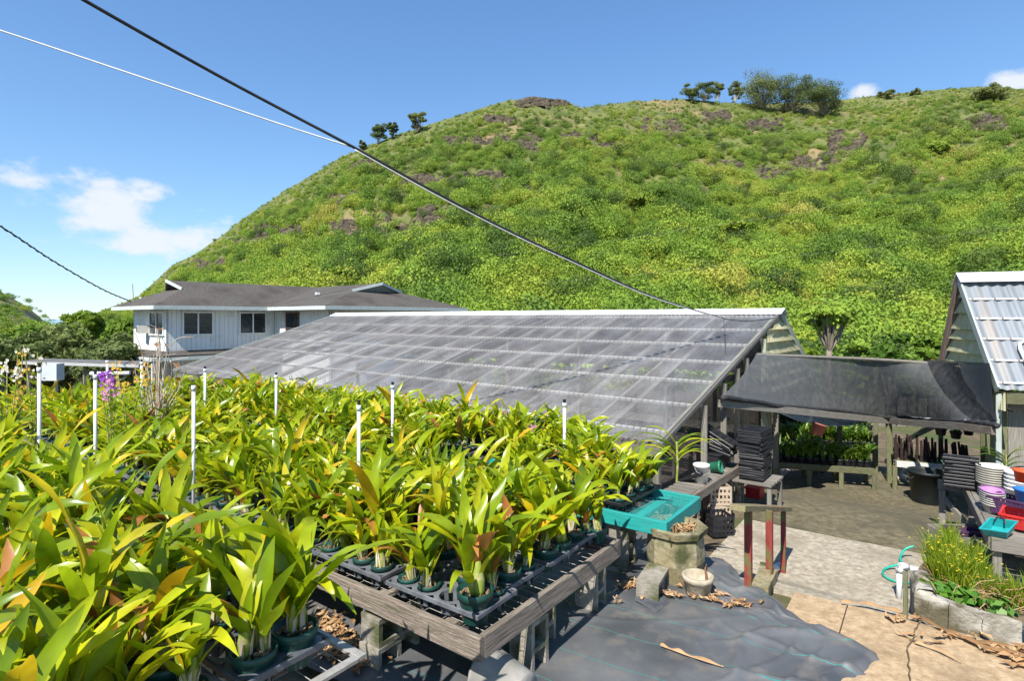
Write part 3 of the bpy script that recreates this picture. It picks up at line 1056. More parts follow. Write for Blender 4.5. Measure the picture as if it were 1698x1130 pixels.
def wall(name, a0, b0, a1, b1, z0, z1, m=SIDING, th=.12, parent=None):
    p0, p1 = hp(a0, b0, 0), hp(a1, b1, 0)
    d = (p1 - p0)
    L = d.length
    mb = MB()
    # grooved siding: boards 0.2 m wide with recessed joints
    x = d.normalized(); nrm = Vector((x.y, -x.x, 0))
    n = max(1, int(L / .24))
    prof = []
    for i in range(n):
        l0, l1 = L * i / n, L * (i + 1) / n
        prof += [(l0, .02), (l0 + .03, .02), (l0 + .031, 0), (l1 - .001, 0)]
    prof.append((L, .02))
    vs, fs = [], []
    for (l, o) in prof:
        q = p0 + x * l - nrm * o
        vs += [(q.x, q.y, z0), (q.x, q.y, z1)]
    for i in range(len(prof) - 1):
        fs.append((2 * i, 2 * i + 2, 2 * i + 3, 2 * i + 1))
    mb.add(vs, fs)
    mb.box((p0 + p1) / 2 - nrm * (th / 2 + .022) + Vector((0, 0, (z0 + z1) / 2)), (L, th, z1 - z0), math.atan2(x.y, x.x))
    return mb.build(name, m, parent or house)


wall('wall', 0, 0, 5.97, 0, WZ0, WZ1)
wall('wall', 0, 4.9, 0, 0, WZ0, WZ1)
wall('wall', 5.97, -.0, 5.97, -6.0, WZ0, WZ1)
wall('wall', 5.97, -6.0, 14.9, -6.0, WZ0, WZ1)
wall('wall', 14.9, -6.0, 14.9, 4.9, WZ0, WZ1)
wall('wall', 14.9, 4.9, 0, 4.9, WZ0, WZ1)
wall('lower_wall', .35, .35, 5.97, .35, LOW, WZ0 - .1)
wall('lower_wall', .35, 4.9, .35, .35, LOW, WZ0 - .1)
wall('lower_wall', 5.97, .35, 5.97, -6.0, LOW, WZ0 - .1)
wall('lower_wall', 5.97, -6.0, 14.9, -6.0, LOW, WZ0 - .1)

# roof
zg_ = 4.02
k_ = (zg_ - EZ) / (RZ - EZ)
mb = MB()
o_ = .85
b0, b1, bm = -o_, 4.9 + o_, 2.45
h2 = bm - b0
e1, e2 = hp(-o_, b0, EZ), hp(-o_, b1, EZ)
f1, f2 = hp(15.7, b0, EZ), hp(15.7, b1, EZ)
r1, r2 = hp(.85, bm, RZ), hp(12.4, bm, RZ)
q1, q2 = hp(1.25, b0 + h2 * k_, zg_), hp(1.25, b1 - h2 * k_, zg_)
mb.add([e1, f1, r2, r1, q1], [(0, 1, 2, 3, 4)])
mb.add([e2, f2, r2, r1, q2], [(4, 3, 2, 1, 0)])
mb.add([e1, e2, q2, q1], [(3, 2, 1, 0)])
mb.add([f1, f2, r2], [(0, 1, 2)])
roof = mb.build('roof', SHING, house)
mod = roof.modifiers.new('t', 'SOLIDIFY'); mod.thickness = .09; mod.offset = -1
am_ = 10.435; hw = am_ - (5.97 - o_)
w1, w2 = hp(5.97 - o_, -6 - o_, EZ + .004), hp(14.9 + o_, -6 - o_, EZ + .004)
v1, v2 = hp(5.97 - o_, 2.2, EZ + .004), hp(14.9 + o_, 2.2, EZ + .004)
rr1, rr2 = hp(am_, -4.7, RZ + .004), hp(am_, 2.2, RZ + .004)
g1, g2 = hp(am_ - hw * (1 - k_), -4.3, zg_), hp(am_ + hw * (1 - k_), -4.3, zg_)
mb = MB()
mb.add([w1, g1, rr1, rr2, v1], [(0, 1, 2, 3, 4)])
mb.add([w2, g2, rr1, rr2, v2], [(4, 3, 2, 1, 0)])
mb.add([w1, w2, g2, g1], [(0, 1, 2, 3)])
roof2 = mb.build('roof', SHING, house)
mod = roof2.modifiers.new('t', 'SOLIDIFY'); mod.thickness = .09; mod.offset = -1
# gablets
GREYG = mat('gablet_board', (.20, .24, .22), (.27, .30, .28), 5, .8)
for (A_, B_, C_, inn) in ((q1, q2, r1, H * .12), (g1, g2, rr1, G * .1)):
    up = Vector((0, 0, -.02))
    t_ = MB().add([A_ + inn + up, B_ + inn + up, C_ + inn + up - Vector((0, 0, .1))], [(0, 1, 2)]).build('gablet', DARKIN if A_ is q1 else GREYG, house)
    bar('barge_board', A_ + Vector((0, 0, .02)), C_ - Vector((0, 0, .03)), .06, .16, TRIM, house)
    bar('barge_board', B_ + Vector((0, 0, .02)), C_ - Vector((0, 0, .03)), .06, .16, TRIM, house)
# fascias
for (A_, B_) in ((e1, hp(5.97 - o_, b0, EZ)), (e1, e2), (hp(5.97 - o_, b0, EZ), w1), (w1, w2)):
    bar('fascia', A_ - Vector((0, 0, .10)), B_ - Vector((0, 0, .10)), .05, .2, TRIM, house)
# soffit
MB().add([hp(-o_ + .05, b0 + .05, EZ - .13), hp(6, b0 + .05, EZ - .13), hp(6, .0, EZ - .10), hp(0, 0, EZ - .10), hp(0, 5, EZ - .10), hp(-o_ + .05, b1, EZ - .13)], [(0, 1, 2, 3), (0, 3, 4, 5)]).build('soffit', TRIM, house)


def facade_a(px):
    t = (px - 849) / FPX
    return (-HA.x + t * HA.y) / (H.x - t * H.y)


def wing_b(px):
    t = (px - 849) / FPX
    P = hp(5.97, 0, 0)
    return (t * P.y - P.x) / (G.x - t * G.y)


def side_b(px):
    t = (px - 849) / FPX
    return (t * HA.y - HA.x) / (G.x - t * G.y)


def window(c0, c1, z0, z1, nrm, npane=2, frame=FRAMEW, louv=True):
    """c0,c1: bottom corner points on the wall line."""
    x = (c1 - c0).normalized(); L = (c1 - c0).length
    rz = math.atan2(x.y, x.x)
    mid = (c0 + c1) / 2
    w = MB().box(mid + nrm * .02 + Vector((0, 0, (z0 + z1) / 2)), (L, .03, z1 - z0), rz).build('window', GLASSD, house)
    for (cc, dd) in ((mid + Vector((0, 0, z0)), (L + .12, .1, .07)), (mid + Vector((0, 0, z1)), (L + .12, .1, .07))):
        MB().box(cc + nrm * .04, dd, rz).build('frame', frame, w)
    for k in range(npane + 1):
        q = c0.lerp(c1, k / npane)
        MB().box(q + nrm * .043 + Vector((0, 0, (z0 + z1) / 2)), (.07, .09, z1 - z0 - .07), rz).build('frame', frame, w)
    if louv:
        for k in range(npane):
            a, b = c0.lerp(c1, k / npane + .03 / L), c0.lerp(c1, (k + 1) / npane - .03 / L)
            mb = MB()
            nl = 11
            for i in range(nl):
                zz = z0 + .05 + (z1 - z0 - .1) * (i + .5) / nl
                M = Matrix.Rotation(rz, 4, 'Z') @ Matrix.Rotation(R(35 + 12 * (k == 0)), 4, 'X')
                mb.box((a + b) / 2 + nrm * .05 + Vector((0, 0, zz)), ((b - a).length - .05, .085, .006), mtx=M)
            mb.build('louvres', LOUV, w)
    return w


NF, NS = -G, -H
zb, zt = 1.50, 2.72
window(hp(facade_a(303), 0, 0), hp(facade_a(352), 0, 0), zb, zt, NF, 2, DARKIN if False else FRAMEW)
window(hp(facade_a(397), 0, 0), hp(facade_a(440), 0, 0), zb, zt, NF, 2)
window(hp(0, side_b(250), 0), hp(0, side_b(272.5), 0), zb, zt, NS, 2)
window(hp(5.97, wing_b(476), 0), hp(5.97, wing_b(496), 0), zb - .1, zt, NS, 1, mat('brown_frame', (.12, .06, .035), (.18, .09, .05), 6, .7))
# air conditioner in the side window
ac = MB().box(hp(-.28, side_b(246), 1.78), (.5, .5, .42), GA + R(90)).build('air_conditioner', mat('ac_metal', (.5, .48, .42), (.62, .6, .54), 6, .6), house)
for k in range(3):
    MB().box(hp(-.54, side_b(246) + .14 * (k - 1), 1.78), (.09, .02, .3), GA + R(90)).build('grille_opening', DARKIN, ac)
# skirt roof around the lower storey and a post
sk = MB()
sk.add([hp(-.1, -.1, WZ0 - .02), hp(6, -.1, WZ0 - .02), hp(6, -1.0, WZ0 - .22), hp(-1.0, -1.0, WZ0 - .22)], [(0, 1, 2, 3)])
sk.add([hp(-.1, -.1, WZ0 - .02), hp(-1.0, -1.0, WZ0 - .22), hp(-1.0, 5, WZ0 - .22), hp(-.1, 5, WZ0 - .02)], [(0, 1, 2, 3)])
so = sk.build('skirt_roof', SHING, house)
so.modifiers.new('t', 'SOLIDIFY').thickness = .06
bar('fascia', hp(-1, -1, WZ0 - .34), hp(6, -1, WZ0 - .34), .05, .18, TRIM, house)
bar('fascia', hp(-1, -1, WZ0 - .34), hp(-1, 5, WZ0 - .34), .05, .18, TRIM, house)
bar('lanai_post', hp(-.9, -.9, LOW), hp(-.9, -.9, WZ0 - .4), .14, .14, TRIM, house)
# antenna rod and vents on the roof
MB().tube([hp(-.3, 3.9, 3.3), hp(-.35, 3.9, 4.35)], .022, 5).build('antenna_rod', WIREM, house)
MB().tube([hp(.3, 4.6, 3.4), hp(.3, 4.6, 3.62)], .09, 8).build('roof_vent', WHITE, house)
MB().tube([hp(.7, 4.4, 3.5), hp(.7, 4.4, 3.68)], .09, 8).build('roof_vent', WHITE, house)
MB().box(hp(7.6, -2.1, 3.9), (.22, .22, .14), GA).build('roof_vent', WHITE, house)

# low solar panel rack in front of the valley trees, left of the house
rack = thing('panel_rack', 'long low rack of dark flat panels on posts at far left', 'panel rack', atd(120, 640, 21))
pa, pb = atd(36, 600, 21), atd(232, 600, 19.5)
pa.z = pb.z = .82
PANEL = mat('panel_sheet', (.10, .095, .09), (.17, .16, .15), 3, .7, spec=.3)
nP = 6
for k in range(nP):
    a, b = pa.lerp(pb, k / nP + .004), pa.lerp(pb, (k + 1) / nP - .004)
    dv = Vector((0, .9, .03))
    mb = MB().add([a, b, b + dv, a + dv], [(0, 1, 2, 3)])
    o = mb.build('panel', PANEL, rack); o.modifiers.new('t', 'SOLIDIFY').thickness = .05
bar('edge_rail', pa + Vector((0, -.03, -.07)), pb + Vector((0, -.03, -.07)), .05, .1, mat('rail_metal', (.42, .42, .40), (.5, .5, .48), 5, .5, metal=.3), rack)
for k in range(5):
    q = pa.lerp(pb, k / 4) + Vector((0, .3, 0))
    bar('post', Vector((q.x, q.y, zg(q.x, q.y) - .1)), q - Vector((0, 0, .12)), .1, .1, WOODG, rack)
    if k < 4:
        bar('brace', q + Vector((.1, 0, -.7)), q + Vector((.75, 0, -.15)), .05, .05, WOODG, rack)
# utility boxes and white pipe under the rack
tag(MB().box(atd(85, 617, 17), (.55, .3, .5)).build('utility_box', mat('grey_box', (.42, .46, .47), (.5, .54, .55), 5, .6)), 'pale grey metal box behind the far left orchids', 'box')
tag(MB().tube([atd(150, 620, 16), atd(215, 619, 16)], .05, 8).build('white_pipe', PVC), 'short horizontal white pipe behind the purple flowers', 'pipe')

# ================================================================== THE CLEAR GREENHOUSE
GR = Vector((1.918, 7.478, 0))
GLEN, GS, GZE, GZR = 15.96, 5.755, .80, 2.55
BACK_S, BACK_Z = 9.0, .92


def gp(l, s, z):
    """l along the ridge from the right gable, s in from the front eave."""
    return GR + G * l + H * s + Vector((0, 0, z))


def roof_z(s):
    return GZE + (GZR - GZE) * s / GS if s <= GS else GZR - (GZR - BACK_Z) * (s - GS) / (BACK_S - GS)


gh = thing('greenhouse', 'long greenhouse with clear corrugated plastic roof in front of the house', 'greenhouse', gp(8, 4, zg(*gp(8, 4, 0).xy)))
CLEAR = sheer_mat('clear_corrugated_plastic', (.50, .49, .48), .66, .2, .33, .25, 2.6, (1, .5, 1), (.36, .335, .31))
NSH = 18
SW = GLEN / NSH
_sheet = {}


def sheet_mesh(key, m, width, length, pitch, amp, overlap=.11):
    """A corrugated sheet: X across, Y up the slope from 0."""
    mb = MB()
    n = int((width + overlap) / pitch * 6)
    xs = [(width + overlap) * i / n for i in range(n + 1)]
    ys = [0, length * .33, length * .66, length]
    for y in ys:
        for x in xs:
            mb.v.append((x, y, amp * math.sin(2 * math.pi * x / pitch)))
    w = n + 1
    for j in range(3):
        for i in range(n):
            mb.f.append((j * w + i, j * w + i + 1, (j + 1) * w + i + 1, (j + 1) * w + i))
    return mb.mesh(key, m, True)


def slope_matrix(p, along, upslope):
    x = along.normalized(); y = upslope.normalized(); z = x.cross(y)
    M = Matrix(((x.x, y.x, z.x, p.x), (x.y, y.y, z.y, p.y), (x.z, y.z, z.z, p.z), (0, 0, 0, 1)))
    return M


upf = (gp(0, GS, GZR) - gp(0, 0, GZE)); Lf = upf.length
upb = (gp(0, GS, GZR) - gp(0, BACK_S, BACK_Z)); Lb = upb.length
shf = sheet_mesh('roof_sheet', CLEAR, SW, Lf + .12, .10, .014)
shb = sheet_mesh('roof_sheet_back', CLEAR, SW, Lb + .1, .076, .011)
rj = random.Random(3)
for k in range(NSH):
    p = gp((k + 1) * SW, 0, GZE) - upf.normalized() * (.1 + rj.uniform(0, .03)) + Vector((0, 0, .012 + .010 * (k % 2)))
    obj('roof_sheet', shf, gh, slope_matrix(p, -G, upf))
    p = gp(k * SW, BACK_S, BACK_Z) - upb.normalized() * .1 + Vector((0, 0, .012 + .010 * (k % 2)))
    obj('roof_sheet', shb, gh, slope_matrix(p, G, upb))
PURL = mat('pale_purlin', (.42, .42, .40), (.54, .54, .52), 6, .8, (1, 12, 12), rnd=.1)
nrm_f = slope_matrix(Vector(), -G, upf).col[2].to_3d()
for k in range(7):
    s = .18 + (GS - .3) * (k + .12) / 6.3
    c = Vector((0, 0, roof_z(s))) - nrm_f * .045
    bar('purlin', gp(0, s, 0) + c, gp(GLEN, s, 0) + c, .05, .045, PURL, gh, nrm_f)
for k in range(14):
    l = .04 + (GLEN - .08) * k / 13
    bar('rafter', gp(l, .02, roof_z(.02)) - nrm_f * .13, gp(l, GS - .02, GZR) - nrm_f * .13, .05, .12, WOODP if k == 0 else WOODG, gh)
    bar('rafter', gp(l, GS + .02, GZR - .13), gp(l, BACK_S, BACK_Z - .13), .05, .12, WOODP if k == 0 else WOODG, gh)
    if k % 2 == 0:
        bar('tie_beam', gp(l, 2.6, roof_z(2.6) - .22), gp(l, 7.6, roof_z(2.6) - .22), .05, .1, WOODG, gh)
        bar('centre_post', gp(l, GS, zg(*gp(l, GS, 0).xy)), gp(l, GS, GZR - .14), .1, .1, WOODG, gh)
    for s in (0.06, BACK_S - .05):
        z0 = zg(*gp(l, s, 0).xy) - .1
        bar('post', gp(l, s, z0), gp(l, s, roof_z(s) - .2), .09, .09, WOODG, gh)
# edge trims: rake boards, fascia, ridge cap
bar('rake_board', gp(-.06, -.05, GZE - .04), gp(-.06, GS, GZR - .04), .03, .11, WOODG, gh)
bar('rake_board', gp(-.06, GS + .02, GZR - .06), gp(-.06, BACK_S, BACK_Z - .05), .03, .17, WOODP, gh)
bar('rake_board', gp(GLEN + .05, -.05, GZE - .05), gp(GLEN + .05, GS, GZR - .05), .03, .15, WOODP, gh)
bar('fascia', gp(-.05, -.03, GZE - .14), gp(GLEN, -.03, GZE - .14), .03, .16, WOODG, gh)
rc = MB()
for (l0, l1) in ((-.14, 5.3), (5.25, 10.7), (10.65, GLEN + .15)):
    z_ = .004 * (l0 > 5) - .004 * (l0 > 6)
    rc = MB().add([gp(l0, GS - .30, roof_z(GS - .30) + .035 + z_), gp(l0, GS, GZR + .06 + z_), gp(l0, GS + .25, roof_z(GS + .25) + .04 + z_),
                   gp(l1, GS - .30, roof_z(GS - .30) + .035 + z_), gp(l1, GS, GZR + .06 + z_), gp(l1, GS + .25, roof_z(GS + .25) + .04 + z_)], [(0, 1, 4, 3), (1, 2, 5, 4)])
    o = rc.build('ridge_cap', WHITE, gh); o.modifiers.new('t', 'SOLIDIFY').thickness = .012
# right gable: pale green corrugated panels like big louvres, mesh below
GREENP = mat('pale_green_fibreglass', (.66, .63, .38), (.78, .75, .48), 3, .6, (1, 1, .3), trans=.55)


def gable_panel(org, axis, z0, z1, s0f, s1f, parent, lean=.05, out=None, m=GREENP):
    """A corrugated panel between the slanting roof edges s0f(z)..s1f(z)."""
    mb = MB()
    n = max(8, int((s1f(z0) - s0f(z0)) / .0125))
    vs, fs = [], []
    for j, z in enumerate((z0, z1)):
        a, b = s0f(z), s1f(z)
        for i in range(n + 1):
            s = a + (b - a) * i / n
            o = out * ((lean if j == 0 else 0) + .009 * math.sin(2 * math.pi * s / .075))
            p = org + axis * s + o
            vs.append((p.x, p.y, z))
    for i in range(n):
        fs.append((i, i + 1, n + 2 + i, n + 1 + i))
    return mb.add(vs, fs).build('gable_panel', m, parent, True)


f_front = lambda z: max(4.55, GS * (z - GZE + .12) / (GZR - GZE))
f_back = lambda z: GS + (GZR - z - .12) / ((GZR - BACK_Z) / (BACK_S - GS))
zz = .95
while zz < 2.3:
    gable_panel(gp(0, 0, 0), H, zz, zz + .26, f_front, f_back, gh, .11, -G)
    bar('gable_rail', gp(.03, f_front(zz), zz), gp(.03, f_back(zz), zz), .04, .04, WOODG, gh)
    zz += .245
MESHB = sheer_mat('black_mesh', (.02, .02, .02), .34, .5, .05, .25, 5)
gz = lambda s: zg(*gp(0, s, 0).xy)
mb = MB()
SS = [0.05, 1, 2, 3.1, 4.2, 4.55]
for s in SS:
    mb.v.append(tuple(gp(.0, s, gz(s)))); mb.v.append(tuple(gp(.0, s, roof_z(s) - .18)))
for i in range(len(SS) - 1):
    mb.f.append((2 * i, 2 * i + 2, 2 * i + 3, 2 * i + 1))
mb.build('mesh_wall', MESHB, gh)
for s in (1.5, 2.35, 3.0, 3.5, 4.55):
    bar('gable_post', gp(-.05, s, gz(s) - .05), gp(-.05, s, roof_z(s) - .18), .09, .06, WOODG if s < 4 else WOODP, gh)
bar('corner_board', gp(-.09, 4.75, gz(4.7) - .02), gp(-.09, 4.75, 1.5), .05, .26, WOODP, gh)
# front wall below the eave: dark mesh
MB().add([gp(0, .02, gz(.05)), gp(GLEN, .02, -.9), gp(GLEN, .02, GZE - .2), gp(0, .02, GZE - .2)], [(0, 1, 2, 3)]).build('mesh_wall', MESHB, gh)
MB().add([gp(0, BACK_S, -1.4), gp(GLEN, BACK_S, -1.8), gp(GLEN, BACK_S, BACK_Z - .15), gp(0, BACK_S, BACK_Z - .15)], [(0, 1, 2, 3)]).build('mesh_wall', MESHB, gh)
# inside: floor and long benches
mb = MB().grid(lambda a, b: gp(GLEN * a, .1 + (BACK_S - .2) * b, zg(*gp(GLEN * a, .1 + (BACK_S - .2) * b, 0).xy) + .03), 30, 16)
struct('greenhouse_floor', mb, mat('greenhouse_gravel', (.24, .185, .155), (.40, .32, .27), 14, .95, bump=.5, coord='World'), True)
SEED = leaf_mat('seedling_leaf', (.04, .07, .02), (.06, .09, .025), (.10, .11, .03), .5, .2)
for bi, s in enumerate((1.3, 3.2, 5.3, 7.2)):
    zt_ = zg(*gp(6, s, 0).xy) + .75
    lb = ('first', 'second', 'third', 'fourth')[bi]
    bt = thing('greenhouse_bench', f'long slatted bench under the clear roof, {lb} in from the front eave', 'bench', gp(8, s, zt_ - .75))
    for j in range(5):
        bar('slat', gp(.8, s - .4 + .2 * j, zt_), gp(GLEN - .6, s - .4 + .2 * j, zt_), .14, .03, WOODG, bt)
    for j in range(9):
        l = 1 + (GLEN - 2) * j / 8
        for q in (-.38, .38):
            bar('leg', gp(l, s + q, zg(*gp(l, s + q, 0).xy)), gp(l, s + q, zt_ - .03), .07, .07, WOODG, bt)
    r = np.random.default_rng(500 + bi)
    vl, fl, off = [], [], 0
    for j in range(int(26)):
        l = 1 + (GLEN - 2) * r.random(); q = r.uniform(-.35, .35)
        vs, fs = leafcloud(20, (.10, .10, .06), .045, r, .3)
        vl.append(vs + np.array(gp(l, s + q, zt_ + .15))); fl.append(fs + off); off += len(vs)
    tag(obj('seedlings', np_mesh('seedlings', np.vstack(vl), np.vstack(fl), [SEED])), f'dim green seedlings on the {lb} bench under the clear roof', 'seedlings', kind='stuff')

# ================================================================== THE RIGHT SHED
q_, e_ = Vector((.34, .94, 0)).normalized(), Vector((.94, -.34, 0)).normalized()
SR = Vector(((1592 - 849) / FPX * 10, 10, 0))
SZR, SZE, SF, SBK, SZB = 3.12, 1.37, 1.46, 1.02, 1.24


def sp(l, s, z):
    return SR + e_ * l + q_ * s + Vector((0, 0, z))


shed = thing('shed', 'gabled shed with blue grey corrugated roof at right edge', 'shed', sp(2, 0, YARD - .3))
METAL = mat('blue_grey_corrugated', (.13, .15, .17), (.22, .24, .26), 2.5, .5, (3, .25, 1), spec=.5, c3=(.27, .24, .21), s3=1.2, w3=(.54, .72), rnd=.06)
upS = sp(0, 0, SZR) - sp(0, -SF, SZE)
upSb = sp(0, 0, SZR) - sp(0, SBK, SZB)
ms = sheet_mesh('shed_sheet', METAL, .62, upS.length + .08, .155, .016, .05)
msb = sheet_mesh('shed_sheet_back', METAL, .62, upSb.length + .08, .155, .016, .05)
for k in range(7):
    obj('roof_sheet', ms, shed, slope_matrix(sp(-.02 + .62 * k, -SF, SZE + .01 * (k % 2)) - upS.normalized() * .06, e_, upS))
    obj('roof_sheet', msb, shed, slope_matrix(sp(.62 * (k + 1), SBK, SZB + .01 * (k % 2)) - upSb.normalized() * .06, -e_, upSb))
nS = slope_matrix(Vector(), e_, upS).col[2].to_3d()
for k in range(6):
    f_ = .02 + .93 * k / 5.0
    p = sp(0, -SF, SZE).lerp(sp(0, 0, SZR), f_) + nS * .022
    bar('roof_batten', p, p + e_ * 4.3, .035, .012, PURL, shed, nS)
    for j in range(13):
        MB().box(p + e_ * (.05 + .31 * j) + nS * .012, (.022, .022, .014)).build('screw', mat('rust', (.25, .10, .05), (.35, .16, .08), 9, .8), shed)
rc = MB().add([sp(-.06, -.2, SZR - .10), sp(-.06, 0, SZR + .07), sp(-.06, .2, SZR - .14), sp(4.4, -.2, SZR - .10), sp(4.4, 0, SZR + .07), sp(4.4, .2, SZR - .14)], [(0, 1, 4, 3), (1, 2, 5, 4)])
o = rc.build('ridge_cap', WHITE, shed); o.modifiers.new('t', 'SOLIDIFY').thickness = .012
bar('rake_board', sp(-.03, -SF - .04, SZE - .05), sp(-.03, 0, SZR - .03), .03, .13, mat('green_grey_paint', (.30, .34, .30), (.40, .43, .39), 5, .7, (1, 14, 14)), shed)
bar('rake_board', sp(-.03, SBK + .02, SZB - .02), sp(-.03, .02, SZR - .03), .03, .14, mat('brown_board', (.17, .10, .07), (.30, .20, .15), 5, .8, (1, 16, 16)), shed)
s_front = lambda z: -SF * (SZR - z - .1) / (SZR - SZE)
s_back = lambda z: SBK * (SZR - z - .1) / (SZR - SZB)
for (z0, z1) in ((1.02, 1.27), (1.28, 1.53), (1.54, 1.79), (1.80, 2.02), (2.03, 2.2), (2.21, 2.48), (2.49, 2.75), (2.76, 2.95)):
    gable_panel(sp(.08, 0, 0), q_, z0, z1 + .02, s_front, s_back, shed, .08, -e_)
    bar('gable_rail', sp(.12, s_front(z0), z0), sp(.12, s_back(z0), z0), .04, .03, DARKIN, shed)
bar('corner_post', sp(.02, -SF + .06, .2), sp(.02, -SF + .06, SZE - .12), .07, .09, MATS['green_grey_paint'], shed)
bar('eave_beam', sp(.1, -SF + .03, SZE - .17), sp(4.2, -SF + .03, SZE - .17), .05, .2, WOODD, shed)
# dark board wall below, at the shed's front
for k in range(14):
    l = .1 + .29 * k
    b = sp(l, -SF + .35, 0); z0 = zg(b.x, b.y)
    bar('wall_board', sp(l, -SF + .35, z0), sp(l, -SF + .35, SZE - .1), .02, .28, WOODG if k % 3 else WOODD, shed, -e_)
tag(MB().tube([sp(l_, -s_, SZR - (SZR - SZE) * s_ / SF + h_2) for l_, s_, h_2 in ((1.35, .96, .075), (.50, .97, .075), (.44, 1.0, .075), (.42, 1.06, .075), (.44, 1.34, .065))], .026, 8).build('vent_pipe', PVC, None, True), 'white elbow pipe lying on the blue grey shed roof', 'pipe')

# ================================================================== THE SHADE CLOTH between greenhouse and shed
CFL, CFM, CFR = gp(-.1, 2.06, 1.16), None, atd(1600, 697, 9.3)
pm = gr(1477, 802)
CFM = Vector((pm.x, pm.y, CAMZ - (690 - HOR) / FPX * pm.y))
CFR2 = atd(1653, 703, 8.5)
CBL, CBM, CBR, CBR2 = gp(-.1, 3.95, 1.76), atd(1440, 593, 11.2), sp(-.08, .80, 1.57), sp(-.08, -1.36, 1.68)


def bez3(pts, a):
    xs = np.linspace(0, 1, len(pts))
    return Vector([float(np.interp(a, xs, [p[i] for p in pts])) for i in range(3)])


def curve4(pts, a):
    """Catmull-Rom through the points."""
    n = len(pts) - 1
    i = min(n - 1, int(a * n)); t = a * n - i
    p0, p1, p2, p3 = pts[max(i - 1, 0)], pts[i], pts[i + 1], pts[min(i + 2, n)]
    return .5 * ((2 * p1) + (p2 - p0) * t + (2 * p0 - 5 * p1 + 4 * p2 - p3) * t * t + (3 * p1 - p0 - 3 * p2 + p3) * t ** 3)


shade = thing('shade_canopy', 'black see through shade cloth stretched between greenhouse and right shed', 'shade cloth', Vector((pm.x, pm.y, pm.z)))
CLOTH = sheer_mat('shade_cloth', (.088, .093, .099), .10, .5, .06, .25, 9, (1, 1, 1), (.118, .122, .124))
CLOTH2 = sheer_mat('shade_cloth_dark', (.032, .036, .042), .22, .5, .05, .2, 9, (1, 1, 1), (.075, .077, .08))
FR_, BK_ = [CFL, CFM, CFR, CFR2], [CBL, CBM, CBR, CBR2]


def cloth(a, b):
    f, k = curve4(FR_, a), curve4(BK_, a)
    p = f.lerp(k, b)
    p.z -= .09 * math.sin(math.pi * b) * (1 + .3 * math.sin(a * 9)) - .015 * fbm(a * 14, b * 5)
    p.z += .006 * math.sin(a * 40) * (1 - b) ** 3
    return p


MB().grid(cloth, 60, 24).build('cloth', CLOTH, shade, True)


def cloth_over(a, b):
    aa = .60 + .4 * a + .10 * (1 - a) * (1 - b) ** 2
    p = cloth(min(1, aa), b)
    return p + Vector((0, -.01, .03))


MB().grid(cloth_over, 30, 20).build('second_layer', CLOTH2, shade, True)
mb = MB()
hem = [cloth(i / 60, 0) + Vector((0, -.02, -.03 + .007 * math.sin(i * 1.7) + .008 * math.sin(i * .6))) for i in range(61)]
mb.tube(hem, .045, 7, rs=[.034 + .010 * abs(math.sin(i * 2.3)) for i in range(61)])
mb.build('rolled_hem', mat('rolled_cloth', (.012, .012, .013), (.035, .035, .036), 12, .7, bump=.5), shade, True)
dn = Vector((0, .06, -.12))
bar('front_beam', CFL + dn, CFM + dn, .06, .12, WOODG, shade)
bar('front_beam', CFM + dn, CFR + dn, .06, .12, WOODG, shade)
bar('front_beam', CFR + dn, CFR2 + dn, .06, .12, WOOD, shade)
MB().tube([curve4(BK_, .667 * i / 14) - Vector((0, 0, .035)) for i in range(15)], .032, 6).build('back_rail', WOODG, shade)
bar('post', pm - Vector((0, 0, .1)), CFM + dn, .11, .11, WOODD, shade)
for px, d in ((1392, 12.2), (1452, 12.6), (1560, 12.4), (1630, 12.4)):
    x = (px - 849) / FPX * d
    bar('post', (x, d, zg(x, d) - .1), (x, d, 1.3), .09, .09, WOODD, shade)
bar('brace', CFM + Vector((.05, .05, -.72)), CFM + Vector((.9, .05, -.2)), .05, .08, WOODD, shade)
bar('brace', CFM + Vector((.25, .15, -.62)), CFM + Vector((1.15, .15, -.2)), .05, .08, WOOD, shade)
# sagging spare cloth and hanging red pot below the front beam
mb = MB()
A_, B_ = bez3(FR_, .10), bez3(FR_, .30)


def sag(a, b):
    p = A_.lerp(B_, a) + Vector((0, .25 + .9 * b, -.16))
    p.z -= .20 * math.sin(math.pi * a) ** .7 * (1 - .5 * b) - .02 * fbm(a * 6, b * 3)
    return p


tag(mb.grid(sag, 24, 8).build('spare_cloth', sheer_mat('spare_black_cloth', (.02, .02, .022), .12, .6, .05, .2, 6), None, True), 'spare black cloth sagging under the front beam of the canopy', 'cloth')

# ================================================================== BENCHES
def wire_mesh(name, s0, s1, t0, t1, z, m, ds, dt, r, parent):
    mb = MB()
    def rod(a, b):
        mb.tube([a, b], r, 4, cap=False)
    k = 0
    s = s0
    while s <= s1 + 1e-6:
        rod(st(s, t0, z), st(s, t1, z)); s += ds
    t = t0
    while t <= t1 + 1e-6:
        rod(st(s0, t, z + r), st(s1, t, z + r)); t += dt
    return mb.build(name, m, parent)


